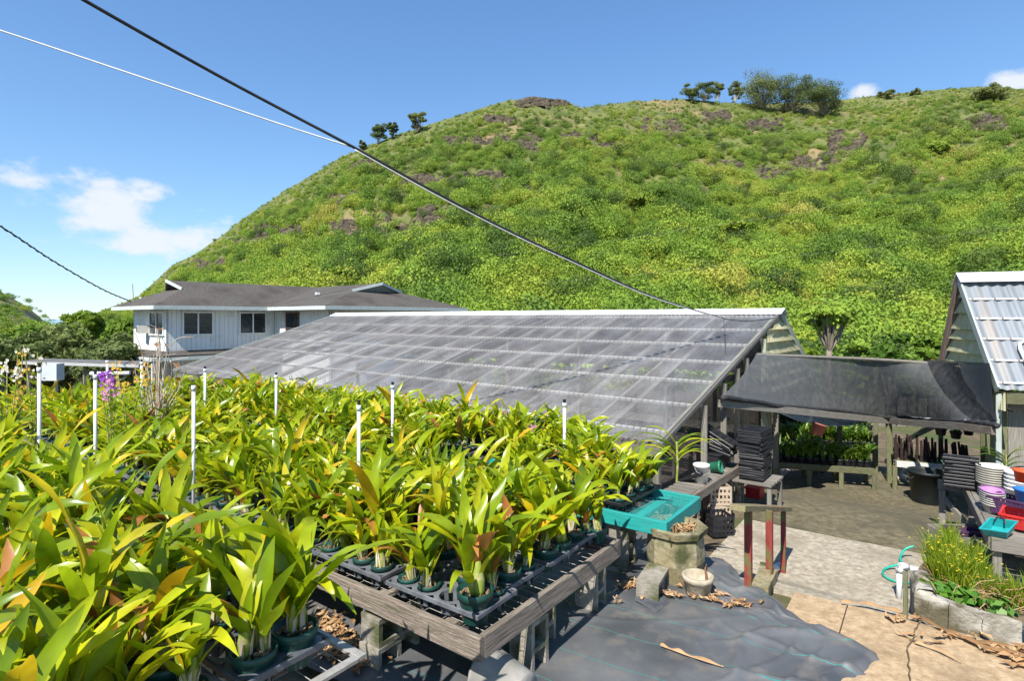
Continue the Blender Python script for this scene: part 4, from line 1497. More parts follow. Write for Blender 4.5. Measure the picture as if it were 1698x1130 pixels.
def plant_bench(label, s0, s1, t0, t1, z, rail_m, rh=.14, mesh_m=WIREM, mesh_t=None, slat_m=WOOD, name='plant_bench', grid=(.08, .16), rr=.0022):
    b = thing(name, label, 'bench', st((s0 + s1) / 2, t0, 0))
    rw = .042
    # long rails run the bench's whole length, end rails butt between them
    for s in (s0 + rw / 2, s1 - rw / 2):
        nseg = max(1, round((t1 - t0) / 4.0))
        for k in range(nseg):
            a, c = t0 + (t1 - t0) * k / nseg, t0 + (t1 - t0) * (k + 1) / nseg - .004
            bar('long_rail', st(s, a, z - rh / 2), st(s, c, z - rh / 2), rw, rh, rail_m, b)
    for t in (t0 + rw / 2 - .003, t1 - rw / 2 + .003):
        bar('end_rail', st(s0 + rw + .002, t, z - rh / 2), st(s1 - rw - .002, t, z - rh / 2), rw, rh, rail_m, b)
    n = int((t1 - t0) / .62)
    for k in range(n + 1):
        t = t0 + .32 + .62 * k
        if t < t1 - .1:
            bar('slat', st(s0 + rw + .002, t, z - .055), st(s1 - rw - .002, t, z - .055), .09, .035, slat_m, b)
    wire_mesh('wire_mesh', s0 + .05, s1 - .05, t0 + .05, mesh_t or t1 - .05, z - .034, mesh_m, grid[0], grid[1], rr, b)
    return b


plant_bench('weathered wooden bench in the centre, its corner towards the camera', 2.51, 4.34, 2.08, 13.4, .56, WOOD, mesh_t=5.2)
plant_bench('raised wooden bench at lower left, nearest the camera', -.2, 1.68, 2.06, 13.4, .88, WIREM, .018, mesh_t=4)
TEAL = mat('teal_paint', (.012, .23, .21), (.02, .30, .27), 6, .55, (1, 14, 14), .2, 12, c3=(.04, .19, .17), s3=4, w3=(.55, .75))
TEALM = mat('teal_wire', (.02, .26, .24), (.03, .33, .30), 20, .5)
plant_bench('bench painted bright teal with teal wire top, behind the central bench', 4.82, 5.74, 1.87, 4.6, .60, TEAL, .13, TEALM, slat_m=TEAL, grid=(.03, .03), rr=.0022)
plant_bench('wooden bench carrying orchids behind the teal one, farther left', 4.82, 5.74, 4.7, 13.4, .58, WOOD, mesh_t=5.2)
plant_bench('wooden bench of orchids right along the greenhouse eave', 5.95, 6.95, 3.1, 13.4, .52, WOOD, mesh_t=3.8)

# hollow concrete blocks under the benches
mb = MB()
bw, bl, bh, th = .19, .39, .19, .033      # core holes run along Z in this mesh
mb.box((0, bw / 2 - th / 2, 0), (bl, th, bh)); mb.box((0, -bw / 2 + th / 2, 0), (bl, th, bh))
for x in (-bl / 2 + th / 2, 0, bl / 2 - th / 2):
    mb.box((x, 0, 0), (th, bw - 2 * th, bh - .004))
BLK = mb.mesh('concrete_block', BLOCK)


def block(label, p, rz, how, group='blocks holding up the benches'):
    """how: 'up' stands on end, holes sideways; 'flat' lies with the holes sideways; 'side' on its long edge, holes up."""
    Mr = {'up': Matrix.Rotation(R(90), 4, 'Y'), 'flat': Matrix.Rotation(R(90), 4, 'X'), 'side': Matrix.Identity(4)}[how]
    hz = {'up': bl / 2, 'flat': bw / 2, 'side': bh / 2}[how]
    o = obj('concrete_block', BLK, None, Matrix.Translation(Vector(p) + Vector((0, 0, hz))) @ Matrix.Rotation(rz, 4, 'Z') @ Mr)
    return tag(o, label, 'concrete block', group)


rzU = BA
p = st(2.70, 3.05, .005)
block('lower hollow block of the two block pier under the front rail', p, rzU + R(2), 'flat')
block('upper mossy block of the two block pier under the front rail', p + Vector((.012, .01, .19)), rzU - R(1), 'flat')
# blocks standing on end with their holes towards the right
p = st(4.12, 2.24, .0)
block('pale block standing on end under the far right corner of the central bench', p, rzU + R(90) + R(4), 'up')
p = st(3.18, 2.20, .0)
block('slim block on end under the middle of the central bench end rail', p, rzU + R(90) - R(3), 'up')
p = st(3.44, 2.30, .0)
block('shaded block on end just behind the slim one under the end rail', p, rzU + R(90) + R(5), 'up')
p = st(4.97, 2.36, -.125)
block('lower dark block of the teal bench pier', p, rzU + R(3), 'flat')
block('upper upright block of the teal bench pier', p + Vector((0, 0, .19)), rzU + R(90), 'up')
p = gr(1083, 992) + Vector((0, 0, .02))
block('mossy block lying at the foot of the teal bench pier', p, rzU + R(8), 'flat')
k = 0
for (s, z) in ((.1, .88), (1.5, .88), (2.7, .56), (4.15, .56), (4.95, .58), (5.6, .58), (6.1, .52), (6.8, .52)):
    for t in (4.6, 8.2, 12.2) if s > 1.6 else (3.0, 6.5, 11):
        q = st(s, t); b = zg(q.x, q.y) - .03
        hgt = z - .075 - b
        nb = max(1, round(hgt / .39))
        for j in range(nb):
            o = obj('concrete_block', BLK, None, Matrix.Translation((q.x, q.y, z - .076 - .39 * (j + .5))) @ Matrix.Rotation(rzU, 4, 'Z') @ Matrix.Rotation(R(90), 4, 'Y'))
            tag(o, 'concrete block hidden under the rows of orchid benches', 'concrete block', 'blocks deep under the orchid benches')

# ------------------------------------------------------------------ pot trays
PITCH, TW, TL, HOLE, CUP = .192, .40, .79, .080, .105


def tray_mesh(name, m, ns=2, nt=4, pitch=PITCH, hole=HOLE, cup=CUP, solid=False):
    """Plate with round holes and slotted cups; origin at the underside centre, X across, Y along."""
    mb = MB()
    z = cup
    N = 16
    for i in range(ns):
        for j in range(nt):
            cx, cy = (i - (ns - 1) / 2) * pitch, (j - (nt - 1) / 2) * pitch
            k = len(mb.v)
            for a in range(N):
                w = 2 * math.pi * (a + .5) / N
                c, s = math.cos(w), math.sin(w)
                f = 1 / max(abs(c), abs(s))
                mb.v.append((cx + hole * c, cy + hole * s, z))
                mb.v.append((cx + c * f * pitch / 2, cy + s * f * pitch / 2, z))
                mb.v.append((cx + hole * .86 * c, cy + hole * .86 * s, .012))
                mb.v.append((cx + hole * c * .99, cy + hole * s * .99, z * .8))
                mb.v.append((cx + hole * .5 * c, cy + hole * .5 * s, .004))
            for a in range(N):
                b = (a + 1) % N
                A, B = k + a * 5, k + b * 5
                mb.f.append((A, A + 1, B + 1, B))
                mb.f.append((A, B, B + 3, A + 3))
                if a % 2 == 0 or solid:
                    mb.f.append((A + 3, B + 3, B + 2, A + 2))
                mb.f.append((A + 2, B + 2, B + 4, A + 4))
    # rim lip with scalloped corners
    hx, hy = ns * pitch / 2, nt * pitch / 2
    prof = [(0, z), (.008, z + .006), (.012, z), (.012, z - .024)]
    k = len(mb.v)
    out = []
    for (x, y, nx_, ny_) in ((-hx, -hy, -1, -1), (hx, -hy, 1, -1), (hx, hy, 1, 1), (-hx, hy, -1, 1)):
        for (o, zz_) in prof:
            mb.v.append((x + nx_ * o, y + ny_ * o, zz_))
    for c in range(4):
        d = (c + 1) % 4
        for q in range(3):
            mb.f.append((k + c * 4 + q, k + c * 4 + q + 1, k + d * 4 + q + 1, k + d * 4 + q))
    return mb.mesh(name, m)


TRAY = tray_mesh('pot_tray', TRAYM)
TRAYB = tray_mesh('black_pot_tray', BLACKP)

# ------------------------------------------------------------------ orchids
def leaf_geo(L, W, p0, p1, fold, twist, wave, n=9):
    vs, fs = [], []
    x = z = 0.0
    for i in range(n + 1):
        t = i / n
        ph = p0 + (p1 - p0) * t ** 1.4
        if i:
            x += math.sin(ph) * L / n; z += math.cos(ph) * L / n
        w = W * (.16 * (1 - t) ** 2 + max(0, math.sin(math.pi * min(1, t ** .82 * .985 + .012))) ** .75) * .5
        if i == n: w = W * .02
        nx_, nz_ = -math.cos(ph), math.sin(ph)           # towards the leaf's upper side
        tw = twist * t
        sy, sn = math.cos(tw), math.sin(tw)
        fd = fold * (1 - .45 * t)
        wv = wave * math.sin(t * 9) * w
        for side in (-1, 0, 1):
            off = side * w
            up = abs(side) * w * fd + side * wv * .4
            a, b = off * sy - up * sn * side, up * sy + off * sn
            vs.append((x + nx_ * b, a, z + nz_ * b))
    for i in range(n):
        for j in range(2):
            a = i * 3 + j
            fs.append((a, a + 1, a + 4, a + 3))
    return np.array(vs), np.array(fs)


LEAVES = []
rl = random.Random(21)
for k in range(30):
    L = rl.uniform(.28, .55)
    W = rl.uniform(.052, .080) * (.75 + .6 * L)
    p0 = R(rl.uniform(4, 28)); p1 = R(rl.uniform(45, 130))
    if k % 5 == 0: p1 = R(rl.uniform(22, 45))
    g = leaf_geo(L, W, p0, p1, rl.uniform(.25, .6), rl.uniform(-.9, .9), rl.uniform(.2, .8))
    LEAVES.append((g, L, [np_mesh('leaf', g[0], g[1], [m], None, True) for m in (LEAF, LEAFY, LEAFB)]))

POT_P = [(.058, .0), (.074, .10), (.076, .104), (.083, .105), (.086, .138), (.080, .140), (.077, .118), (.0, .116)]
POTM = MB().lathe(POT_P, 20).mesh('pot', POTG, True)
mixb = MB()
rb = random.Random(5)
for k in range(24):
    a, rr_ = rb.uniform(0, 6.28), .068 * math.sqrt(rb.random())
    mixb.box((rr_ * math.cos(a), rr_ * math.sin(a), .121 + rb.uniform(0, .012)), (rb.uniform(.012, .03), rb.uniform(.008, .016), .008),
             mtx=Matrix.Rotation(rb.uniform(0, 6), 4, 'Z') @ Matrix.Rotation(rb.uniform(-.6, .6), 4, 'X'))
MIXM = mixb.mesh('bark_mix', BARK)
BULBM = MB().lathe([(.013, -.02), (.021, .015), (.024, .05), (.018, .09), (.011, .12), (.006, .135)], 9, close=True).mesh('pseudobulb', BULB, True)
sheb = MB()
for k in range(5):
    a = k * 1.26
    sheb.add([(.022 * math.cos(a), .022 * math.sin(a), 0), (.024 * math.cos(a + .7), .024 * math.sin(a + .7), .005), (.032 * math.cos(a + .5), .032 * math.sin(a + .5), .09 + .02 * (k % 2)), (.030 * math.cos(a + .1), .03 * math.sin(a + .1), .07)], [(0, 1, 2, 3)])
SHEM = sheb.mesh('dry_sheath', SHEATH)


def make_recipe(seed):
    """A plant as a list of (part name, mesh, matrix, leaf index or None, material index)."""
    r = random.Random(seed)
    rec = []
    ng = r.choice((2, 2, 3))
    for g in range(ng):
        a0 = r.uniform(0, 6.28)
        rad = r.uniform(.01, .04)
        bx, by = rad * math.cos(a0), rad * math.sin(a0)
        sc = r.uniform(.8, 1.25)
        tilt = Matrix.Rotation(r.uniform(-.22, .22), 4, 'X') @ Matrix.Rotation(r.uniform(-.22, .22), 4, 'Y')
        Mb = Matrix.Translation((bx, by, .125)) @ tilt @ Matrix.Diagonal((sc, sc, sc, 1))
        rec.append(('pseudobulb', BULBM, Mb, None, 0))
        if r.random() < .7:
            rec.append(('dry_sheath', SHEM, Mb, None, 0))
        fan = r.uniform(0, 6.28)
        nl = r.choice((5, 6, 6, 7))
        if g == 2: nl = 3
        for j in range(nl):
            az = fan + (j % 2) * math.pi + r.uniform(-.6, .6)
            li = r.randrange(len(LEAVES))
            zz_ = (.02 + .11 * j / nl) * sc
            s = r.uniform(.85, 1.15) * (1.0 if j > 0 else .8)
            u = r.random()
            mi = 0 if u < .83 else (1 if u < .90 else 2)
            if j >= 4 and mi == 2: mi = 0
            M = Matrix.Translation((bx, by, .125)) @ tilt @ Matrix.Translation((0, 0, zz_)) @ Matrix.Rotation(az, 4, 'Z') @ Matrix.Diagonal((s, s, s, 1))
            rec.append(('leaf', LEAVES[li][2][mi], M, li, mi))
    return rec


RECIPES = [make_recipe(900 + k) for k in range(26)]
SPOTS = []                                # (world point, rotation, recipe, scale, bench, row, col, cell)
ORD = ['first', 'second', 'third', 'fourth', 'fifth', 'sixth', 'seventh', 'eighth', 'ninth', 'tenth', 'eleventh', 'twelfth', 'thirteenth', 'fourteenth', 'fifteenth', 'sixteenth', 'seventeenth', 'eighteenth', 'nineteenth', 'twentieth', 'twenty first', 'twenty second', 'twenty third', 'twenty fourth']


def in_frame(p, m=60):
    if p.y < .6: return False
    px, py = proj(p)
    return -m < px < 1698 + m and py < 1130 + 2.5 * m


rt = random.Random(77)
TRAYS = []


def lay_trays(bname, s_first, rows, t_first, cols, z, fill, custom=None):
    for c in range(cols):
        for rw in range(rows):
            s = s_first + rw * .436; t = t_first + c * .835
            q = st(s + rt.uniform(-.012, .012), t + rt.uniform(-.03, .03), z)
            if c == 0: q += V * rt.uniform(0, .10)
            rz = BA + rt.uniform(-.03, .03)
            if not in_frame(q + Vector((0, 0, .3)), 140):
                continue
            TRAYS.append((q, rz, bname, rw, c))
            for i in range(2):
                for j in range(4):
                    if custom and (rw, c) in custom:
                        if (j, i) not in custom[(rw, c)]: continue
                    elif rt.random() > fill:
                        continue
                    loc = Matrix.Translation(q) @ Matrix.Rotation(rz, 4, 'Z')
                    p_ = loc @ Vector(((i - .5) * PITCH, (j - 1.5) * PITCH, .012))
                    SPOTS.append((p_, rt.uniform(0, 6.28), rt.randrange(len(RECIPES)), rt.uniform(.82, 1.22), bname, rw, c, (j, i)))


B1, B2, B3, B4 = 'left bench', 'central bench', 'rear bench', 'eave bench'
lay_trays(B2, 2.77, 4, 2.54, 13, .53, .86, {(0, 0): [(0, 0), (2, 0), (3, 0), (0, 1), (1, 1), (3, 1)], (1, 0): [(0, 0), (0, 1), (1, 0), (2, 1), (3, 0)]})
lay_trays(B1, .07, 4, 2.50, 12, .85, .84, {(3, 0): [(0, 1), (0, 0), (1, 1), (2, 0), (3, 1), (2, 1)]})
lay_trays(B3, 5.06, 2, 5.2, 10, .55, .9)
lay_trays(B4, 6.24, 2, 3.65, 11, .49, .9)
first_tray = None
for (q, rz, bname, rw, c) in TRAYS:
    o = obj('pot_tray', TRAY, None, Matrix.Translation(q) @ Matrix.Rotation(rz, 4, 'Z'))
    tag(o, f'grey pot tray, {bname}, {ORD[rw]} row, {ORD[c]} from right', 'pot tray', 'pot trays on the orchid benches')
# black trays on the teal bench
tb = [(st(5.22, 2.46, .575), BA + R(86), 'black pot tray on the teal bench, nearer its front corner'),
      (st(5.28, 2.95, .575), BA + R(92), 'black pot tray on the teal bench, second from its end'),
      (st(5.26, 3.72, .575), BA + R(3), 'black pot tray at the back left of the teal bench')]
for k, (q, rz, lb) in enumerate(tb):
    tag(obj('pot_tray', TRAYB, None, Matrix.Translation(q) @ Matrix.Rotation(rz, 4, 'Z')), lb, 'pot tray', 'black trays on the teal bench')
    for i in range(2):
        for j in range(4):
            if rt.random() < .95:
                p_ = Matrix.Translation(q) @ Matrix.Rotation(rz, 4, 'Z') @ Vector(((i - .5) * PITCH, (j - 1.5) * PITCH, .012))
                SPOTS.append((p_, rt.uniform(0, 6.28), rt.randrange(len(RECIPES)), rt.uniform(.8, 1.0), 'teal bench', k, 0, (j, i)))
# one pot stands on the corner of the tray row beside the teal bench
SPOTS.append((st(4.22, 2.22, .545), 1.0, 3, .85, 'loose', 0, 0, (0, 0)))

SPOTS = [(s[0], 2.2, 4, 1.35, *s[4:]) if s[4] == B2 and s[5] == 0 and s[6] == 0 and s[7] == (0, 0) else s for s in SPOTS]
vis = [s for s in SPOTS if in_frame(s[0] + Vector((0, 0, .25)), 90)]
vis.sort(key=lambda s: s[0].length)
NEAR, FAR = vis[:300], vis[300:]
UNI = {}
for (p_, rz, ri, sc, bname, rw, c, cell) in NEAR:
    lb = None
    if bname == B2 and rw == 0 and c == 0 and cell == (0, 0):
        lb = 'orchid in green pot nearest the corner of the central bench'
    elif bname == 'loose':
        lb = 'orchid in green pot alone at the far right corner of the central bench'
    elif bname == B1 and rw == 3 and c == 0 and cell == (0, 1):
        lb = 'big orchid in green pot at the front edge of the left bench, rightmost there'
    elif bname == 'teal bench':
        lb = f'orchid in {ORD[cell[0]]} {("left", "right")[cell[1]]} pot of the {("front", "second", "back")[rw]} black tray, teal bench'
    else:
        lb = f'orchid in {ORD[cell[0]]} {("front", "back")[cell[1]]} pot, {ORD[c]} tray from right, {ORD[rw]} row, {bname}'
    o = thing('potted_orchid', lb, 'orchid', p_, rz, 'orchids in pot trays')
    o.matrix_basis = o.matrix_basis @ Matrix.Diagonal((sc, sc, sc, 1))
    o.scale = (sc, sc, sc)
    obj('pot', POTM, o, Matrix.Identity(4), True)
    obj('bark_mix', MIXM, o, Matrix.Identity(4), True)
    for (nm, me, M, li, mi) in RECIPES[ri]:
        obj(nm, me, o, M, True)

# the rest of the orchids, in one mass
mlist = [LEAF, LEAFY, LEAFB, POTG, BULB, BARK]
vl, fl, il, off = [], [], [], 0
pot_v = []
pmb = MB().lathe(POT_P, 10); PV, PF = np.array(pmb.v), np.array(pmb.f)
bmb = MB().lathe([(.013, -.02), (.023, .03), (.018, .09), (.006, .135)], 6); BV, BF = np.array(bmb.v), np.array(bmb.f)


def app(vs, fs, M, mi):
    global off
    Mn = np.array(M)
    vl.append(vs @ Mn[:3, :3].T + Mn[:3, 3]); fl.append(fs + off); il.append(np.full(len(fs), mi)); off += len(vs)


for (p_, rz, ri, sc, *_r) in FAR:
    M0 = Matrix.Translation(p_) @ Matrix.Rotation(rz, 4, 'Z') @ Matrix.Diagonal((sc, sc, sc, 1))
    app(PV, PF, M0, 3)
    for (nm, me, M, li, mi) in RECIPES[ri]:
        if li is not None: app(*LEAVES[li][0], M0 @ M, mi)
        elif nm == 'pseudobulb': app(BV, BF, M0 @ M, 4)
if vl:
    tag(obj('distant_orchids', np_mesh('distant_orchids', np.vstack(vl), np.vstack(fl), mlist, np.concatenate(il), True)),
        'mass of farther potted orchids at the back of the benches', 'orchids', kind='stuff')
print('orchids', len(NEAR), len(FAR), 'trays', len(TRAYS))

# ------------------------------------------------------------------ sprinkler risers
ris = [(595, 664, 870, 4.6, 'white sprinkler riser standing tall in the middle of the central bench'),
       (651, 634, 720, 7.2, 'white sprinkler riser in the centre back, against the clear roof'),
       (936, 663, 760, 6.6, 'white sprinkler riser right of centre with the clear roof behind'),
       (458, 618, 690, 8.6, 'white sprinkler riser at the left end of the clear roof eave'),
       (340, 608, 690, 9.0, 'thin white sprinkler riser just right of the greenhouse left corner'),
       (321, 632, 800, 4.9, 'white sprinkler riser without a nozzle in the left half of the orchids'),
       (158, 614, 740, 5.2, 'white sprinkler riser at left in front of the utility rack'),
       (65, 602, 740, 5.0, 'white sprinkler riser nearest the left edge with black nozzle'),
       (235, 596, 690, 8.6, 'white sprinkler riser behind the orange flowers at left'),
       (178, 594, 690, 9.2, 'short thin white riser beside the purple flowers')]
for (px, py0, py1, d, lb) in ris:
    a, b = atd(px, py0, d), atd(px, py1, d)
    b.z = .5
    t_ = thing('sprinkler_riser', lb, 'sprinkler riser', b, 0, 'sprinkler risers among the orchids')
    rad = .0145 if d < 6 else .019
    MB().tube([b, a - Vector((0, 0, .06))], rad, 10).build('pipe', PVC, t_, True)
    MB().tube([a - Vector((0, 0, .085)), a - Vector((0, 0, .04))], rad * 1.3, 10).build('coupling', PVC, t_, True)
    if 'without' not in lb:
        MB().tube([a - Vector((0, 0, .04)), a - Vector((0, 0, .01)), a - Vector((0, 0, .009)), a], rad, 8, rs=[rad * .85, rad * .85, rad * 1.1, rad * 1.1]).build('nozzle', BLACKP, t_)
q = gr(605, 1105)
t_ = thing('support_pipe', 'thin grey upright pipe under the front rail of the central bench', 'pipe', q)
MB().tube([q, Vector((q.x, q.y, .5))], .013, 8).build('pipe', PVC, t_)

# ================================================================== THINGS AROUND THE BENCHES
def lathe_thing(name, label, cat, p, prof, m, n=20, group=None, rz=0.0, tilt=None, smooth=True, sx=1, sy=1):
    me = MB().lathe(prof, n, sx=sx, sy=sy).mesh(name, m, smooth)
    M = Matrix.Translation(Vector(p)) @ Matrix.Rotation(rz, 4, 'Z')
    if tilt: M = M @ tilt
    return tag(obj(name, me, None, M), label, cat, group)


GREYPOT = mat('grey_pot', (.20, .19, .17), (.32, .30, .27), 8, .8, bump=.2, c3=(.12, .12, .09), s3=4, w3=(.54, .7))
TERRA = mat('weathered_pot', (.30, .25, .18), (.46, .40, .31), 8, .9, bump=.3, c3=(.20, .17, .10), s3=5, w3=(.5, .65))
MOSSC = mat('mossy_cement', (.17, .14, .065), (.34, .30, .20), 5, .95, bump=.7, bscale=24, c3=(.055, .06, .02), s3=4, w3=(.48, .62))
# grey nursery pot on its side under the bench corner
q = st(2.80, 2.12, .15)
lathe_thing('fallen_pot', 'large grey pot lying on its side under the bench corner', 'pot', q,
            [(.0, -.16), (.125, -.16), (.13, -.15), (.15, .15), (.158, .15), (.158, .17), (.146, .17), (.12, -.13), (0, -.13)], GREYPOT, 18,
            tilt=Matrix.Rotation(R(50), 4, 'Z') @ Matrix.Rotation(R(-84), 4, 'X'))
# barrel shaped cement planter
q = gr(1120, 965)
pl = thing('barrel_planter', 'mossy eight sided cement planter of dead stems beside the teal bench', 'planter', q)
mb = MB()
prof = [(.19, 0), (.225, .05), (.255, .22), (.25, .40), (.235, .45), (.27, .46), (.285, .52), (.245, .53), (.22, .46), (0, .45)]
mb.lathe(prof, 8)
o = obj('tub', mb.mesh('tub', MOSSC), pl, Matrix.Rotation(BA + R(20), 4, 'Z'), True)
mb = MB()
r = random.Random(12)
for k in range(70):
    a, rr_ = r.uniform(0, 6.28), r.uniform(0, .19)
    b = Vector((rr_ * math.cos(a), rr_ * math.sin(a), .46))
    e = b + Vector((r.uniform(-.16, .16), r.uniform(-.16, .16), r.uniform(.01, .09)))
    mb.tube([b, (b + e) / 2 + Vector((0, 0, .03)), e], .005, 4, cap=False)
for k in range(0):
    a = r.uniform(3.4, 6.0)
    b = Vector((.26 * math.cos(a), .26 * math.sin(a), .53))
    mb.tube([b, b * 1.05 + Vector((r.uniform(-.03, .03), 0, -.12)), b * 1.02 + Vector((r.uniform(-.08, .08), 0, r.uniform(-.38, -.2)))], .004, 4, cap=False)
obj('dead_stems', mb.mesh('dead_stems', LITTER), pl, Matrix.Identity(4), True)
# small cement pot with a stick
q = gr(1157, 998)
pt = thing('small_pot', 'small empty cream cement pot with a twig on the ground cloth edge', 'pot', q + Vector((0, 0, .06)))
obj('pot', MB().lathe([(.085, 0), (.10, .02), (.118, .12), (.128, .125), (.13, .165), (.112, .168), (.10, .06), (0, .05)], 20).mesh('pot', TERRA, True), pt, Matrix.Identity(4), True)
obj('twig', MB().tube([(.07, -.02, .06), (.075, 0, .16), (.066, .01, .21), (.08, .015, .25)], .009, 5, rs=[.012, .012, .008, .004]).mesh('twig', mat('twig_brown', (.10, .05, .03), (.2, .11, .06), 10, .8)), pt, Matrix.Identity(4), True)
# plastic grid tile on the cloth
q = gr(1082, 1012) + Vector((0, 0, .07))
mb = MB()
for k in range(11):
    mb.box((-.1 + .02 * k, 0, 0), (.004, .2, .012)); mb.box((0, -.1 + .02 * k, .001), (.2, .004, .012))
tag(obj('grid_tile', mb.mesh('grid_tile', TRAYM), None, Matrix.Translation(q) @ Matrix.Rotation(BA - R(10), 4, 'Z') @ Matrix.Rotation(R(8), 4, 'X')), 'small square black plastic grid lying by the block foot', 'grid')

# red handrail
REDP = mat('peeling_red_paint', (.17, .022, .018), (.25, .045, .032), 4, .75, (1, 9, 9), .3, 14, c3=(.11, .11, .035), s3=4.5, w3=(.52, .60))
RAILT = mat('mossy_plank', (.14, .13, .05), (.25, .20, .12), 6, .85, (1, 12, 12), .4, 12, c3=(.24, .06, .05), s3=5, w3=(.55, .68))
hr = thing('handrail', 'low handrail with three peeling red posts and mossy top plank', 'handrail', gr(1276, 968))
tops = []
for (px, py, w) in ((1241, 985, .058), (1276, 970, .056), (1299, 952, .05)):
    b = gr(px, py)
    tz = CAMZ - (848 - HOR) / FPX * b.y
    bar('post', b - Vector((0, 0, .06)), Vector((b.x, b.y, tz)), w, w, REDP, hr)
    tops.append(Vector((b.x, b.y, tz)))
dv = (tops[2] - tops[0]); 
bar('top_plank', tops[0] - dv * .22 + Vector((0, 0, .028)), tops[2] + dv * .12 + Vector((0, 0, .028)), .12, .05, RAILT, hr)
# broken kerb stub and white pipe end beside the posts
q = gr(1268, 975)
mb = MB().box((0, 0, .04), (.14, .42, .12), -R(35)).box((.05, .1, .09), (.1, .2, .1), -R(28))
tag(obj('kerb_stub', mb.mesh('kerb_stub', MOSSC), None, Matrix.Translation(q)), 'broken mossy concrete stub at the foot of the red posts', 'kerb')
q = gr(1288, 950)
tag(MB().tube([q + Vector((-.05, -.03, .05)), q + Vector((.06, .05, .05))], .045, 10).build('pipe_end', PVC), 'short white pipe end by the last red post', 'pipe')

# ------------------------------------------------------------------ potting bench along the greenhouse gable
PZ = .11
p0, p1 = at(1151, 819, PZ), at(1231, 769, PZ)
pd = (p1 - p0).normalized(); pn = Vector((-pd.y, pd.x, 0))
pb_ = thing('potting_bench', 'mossy wooden bench outside the greenhouse gable holding buckets and trays', 'bench', Vector((p0.x, p0.y, zg(p0.x, p0.y))))
a, b = p0 - pd * .6, p1
bar('front_rail', a - Vector((0, 0, .06)), b - Vector((0, 0, .06)), .05, .12, WOOD, pb_)
bar('back_rail', a + pn * .48 - Vector((0, 0, .06)), b + pn * .48 - Vector((0, 0, .06)), .05, .12, WOODG, pb_)
nsl = 16
for k in range(nsl):
    c = a.lerp(b, (k + .5) / nsl)
    bar('slat', c + pn * .03 - Vector((0, 0, .02)), c + pn * .46 - Vector((0, 0, .02)), .11, .03, WOODG, pb_)
for f_, w in ((.30, .075), (.97, .08)):
    for q in (.04, .46):
        c = a.lerp(b, f_) + pn * q
        bar('leg', Vector((c.x, c.y, zg(c.x, c.y) - .02)), Vector((c.x, c.y, PZ - .12)), w, w, WOODG, pb_)
c = a.lerp(b, .96)
bar('brace', c + Vector((0, 0, -.45)), c - pd * .35 + Vector((0, 0, -.13)), .04, .06, WOODG, pb_)
# a second stand for the big stack of trays
sb = at(1252, 792, -.02)
std = thing('tray_stand', 'dark low stand under the tall stack of trays', 'stand', Vector((sb.x, sb.y, zg(sb.x, sb.y))))
for (dx, dy) in ((-.28, -.28), (.28, -.28), (-.28, .28), (.28, .28)):
    c = sb + pd * dx + pn * dy
    bar('leg', Vector((c.x, c.y, zg(c.x, c.y) - .02)), Vector((c.x, c.y, sb.z - .03)), .06, .06, WOODG, std)
for k in range(5):
    c = sb + pd * (-.28 + .14 * k)
    bar('slat', c - pn * .32 - Vector((0, 0, .015)), c + pn * .32 - Vector((0, 0, .015)), .11, .03, WOODG, std)

PLUG = tray_mesh('plug_tray', BLACKP, 3, 5, .105, .042, .05, True)
r = random.Random(33)
for k in range(21):
    z = sb.z + .004 + k * .034
    M = Matrix.Translation(sb + Vector((r.uniform(-.02, .02), r.uniform(-.02, .02), z - sb.z))) @ Matrix.Rotation(math.atan2(pd.y, pd.x) + R(90) + r.uniform(-.1, .1), 4, 'Z')
    lb = 'topmost black tray of the tall stack beside the greenhouse gable' if k == 20 else f'black tray, {ORD[k]} from the bottom of the tall stack by the gable'
    tag(obj('plug_tray', PLUG, None, M), lb, 'tray', 'tall stack of black trays')
for k in range(6):
    z = .02 + k * .04
    c = at(1205, 775, PZ) + pn * .15
    M = Matrix.Translation(c + Vector((r.uniform(-.02, .02), 0, z + .22))) @ Matrix.Rotation(math.atan2(pd.y, pd.x) + r.uniform(-.2, .2), 4, 'Z') @ Matrix.Rotation(R(14 + 3 * k), 4, 'X')
    tag(obj('plug_tray', PLUG, None, M), 'tilted black tray' + (' on top of the jumbled heap on the potting bench' if k == 5 else f', {ORD[k]} from below in the jumbled heap on the potting bench'), 'tray', 'jumbled black trays on the potting bench')
# black box under the heap, leaning single tray
c = at(1203, 778, PZ) + pn * .2
mb = MB()
for (x, y, w, h_) in ((0, -.17, .40, .015), (0, .17, .40, .015)):
    mb.box((x, y, .11), (w, h_, .22))
for x in (-.2, .2):
    mb.box((x, 0, .11), (.015, .325, .22))
mb.box((0, 0, .01), (.385, .325, .02)); mb.box((0, 0, .225), (.44, .38, .012))
tag(obj('storage_box', mb.mesh('storage_box', BLACKP), None, Matrix.Translation(c) @ Matrix.Rotation(math.atan2(pd.y, pd.x), 4, 'Z')), 'black plastic box under the jumbled trays on the potting bench', 'box')
TINY = tray_mesh('cell_tray', BLACKP, 4, 7, .045, .018, .04, True)
c = at(1150, 800, PZ)
tag(obj('cell_tray', TINY, None, Matrix.Translation(c + Vector((0, 0, .05))) @ Matrix.Rotation(R(50), 4, 'Z') @ Matrix.Rotation(R(-24), 4, 'X')), 'small black cell tray leaning beside the white bucket', 'tray')
WB = mat('white_bucket', (.68, .68, .66), (.76, .76, .74), 5, .45, c3=(.5, .48, .43), s3=5, w3=(.56, .72))
bk = thing('white_bucket', 'white plastic bucket standing on the potting bench', 'bucket', at(1163, 800, PZ) + Vector((0, 0, .0)))
obj('bucket', MB().lathe([(0, 0), (.085, 0), (.102, .22), (.112, .222), (.112, .25), (.103, .252), (.098, .23), (.08, .02), (0, .02)], 20).mesh('bucket', WB, True), bk, Matrix.Identity(4), True)
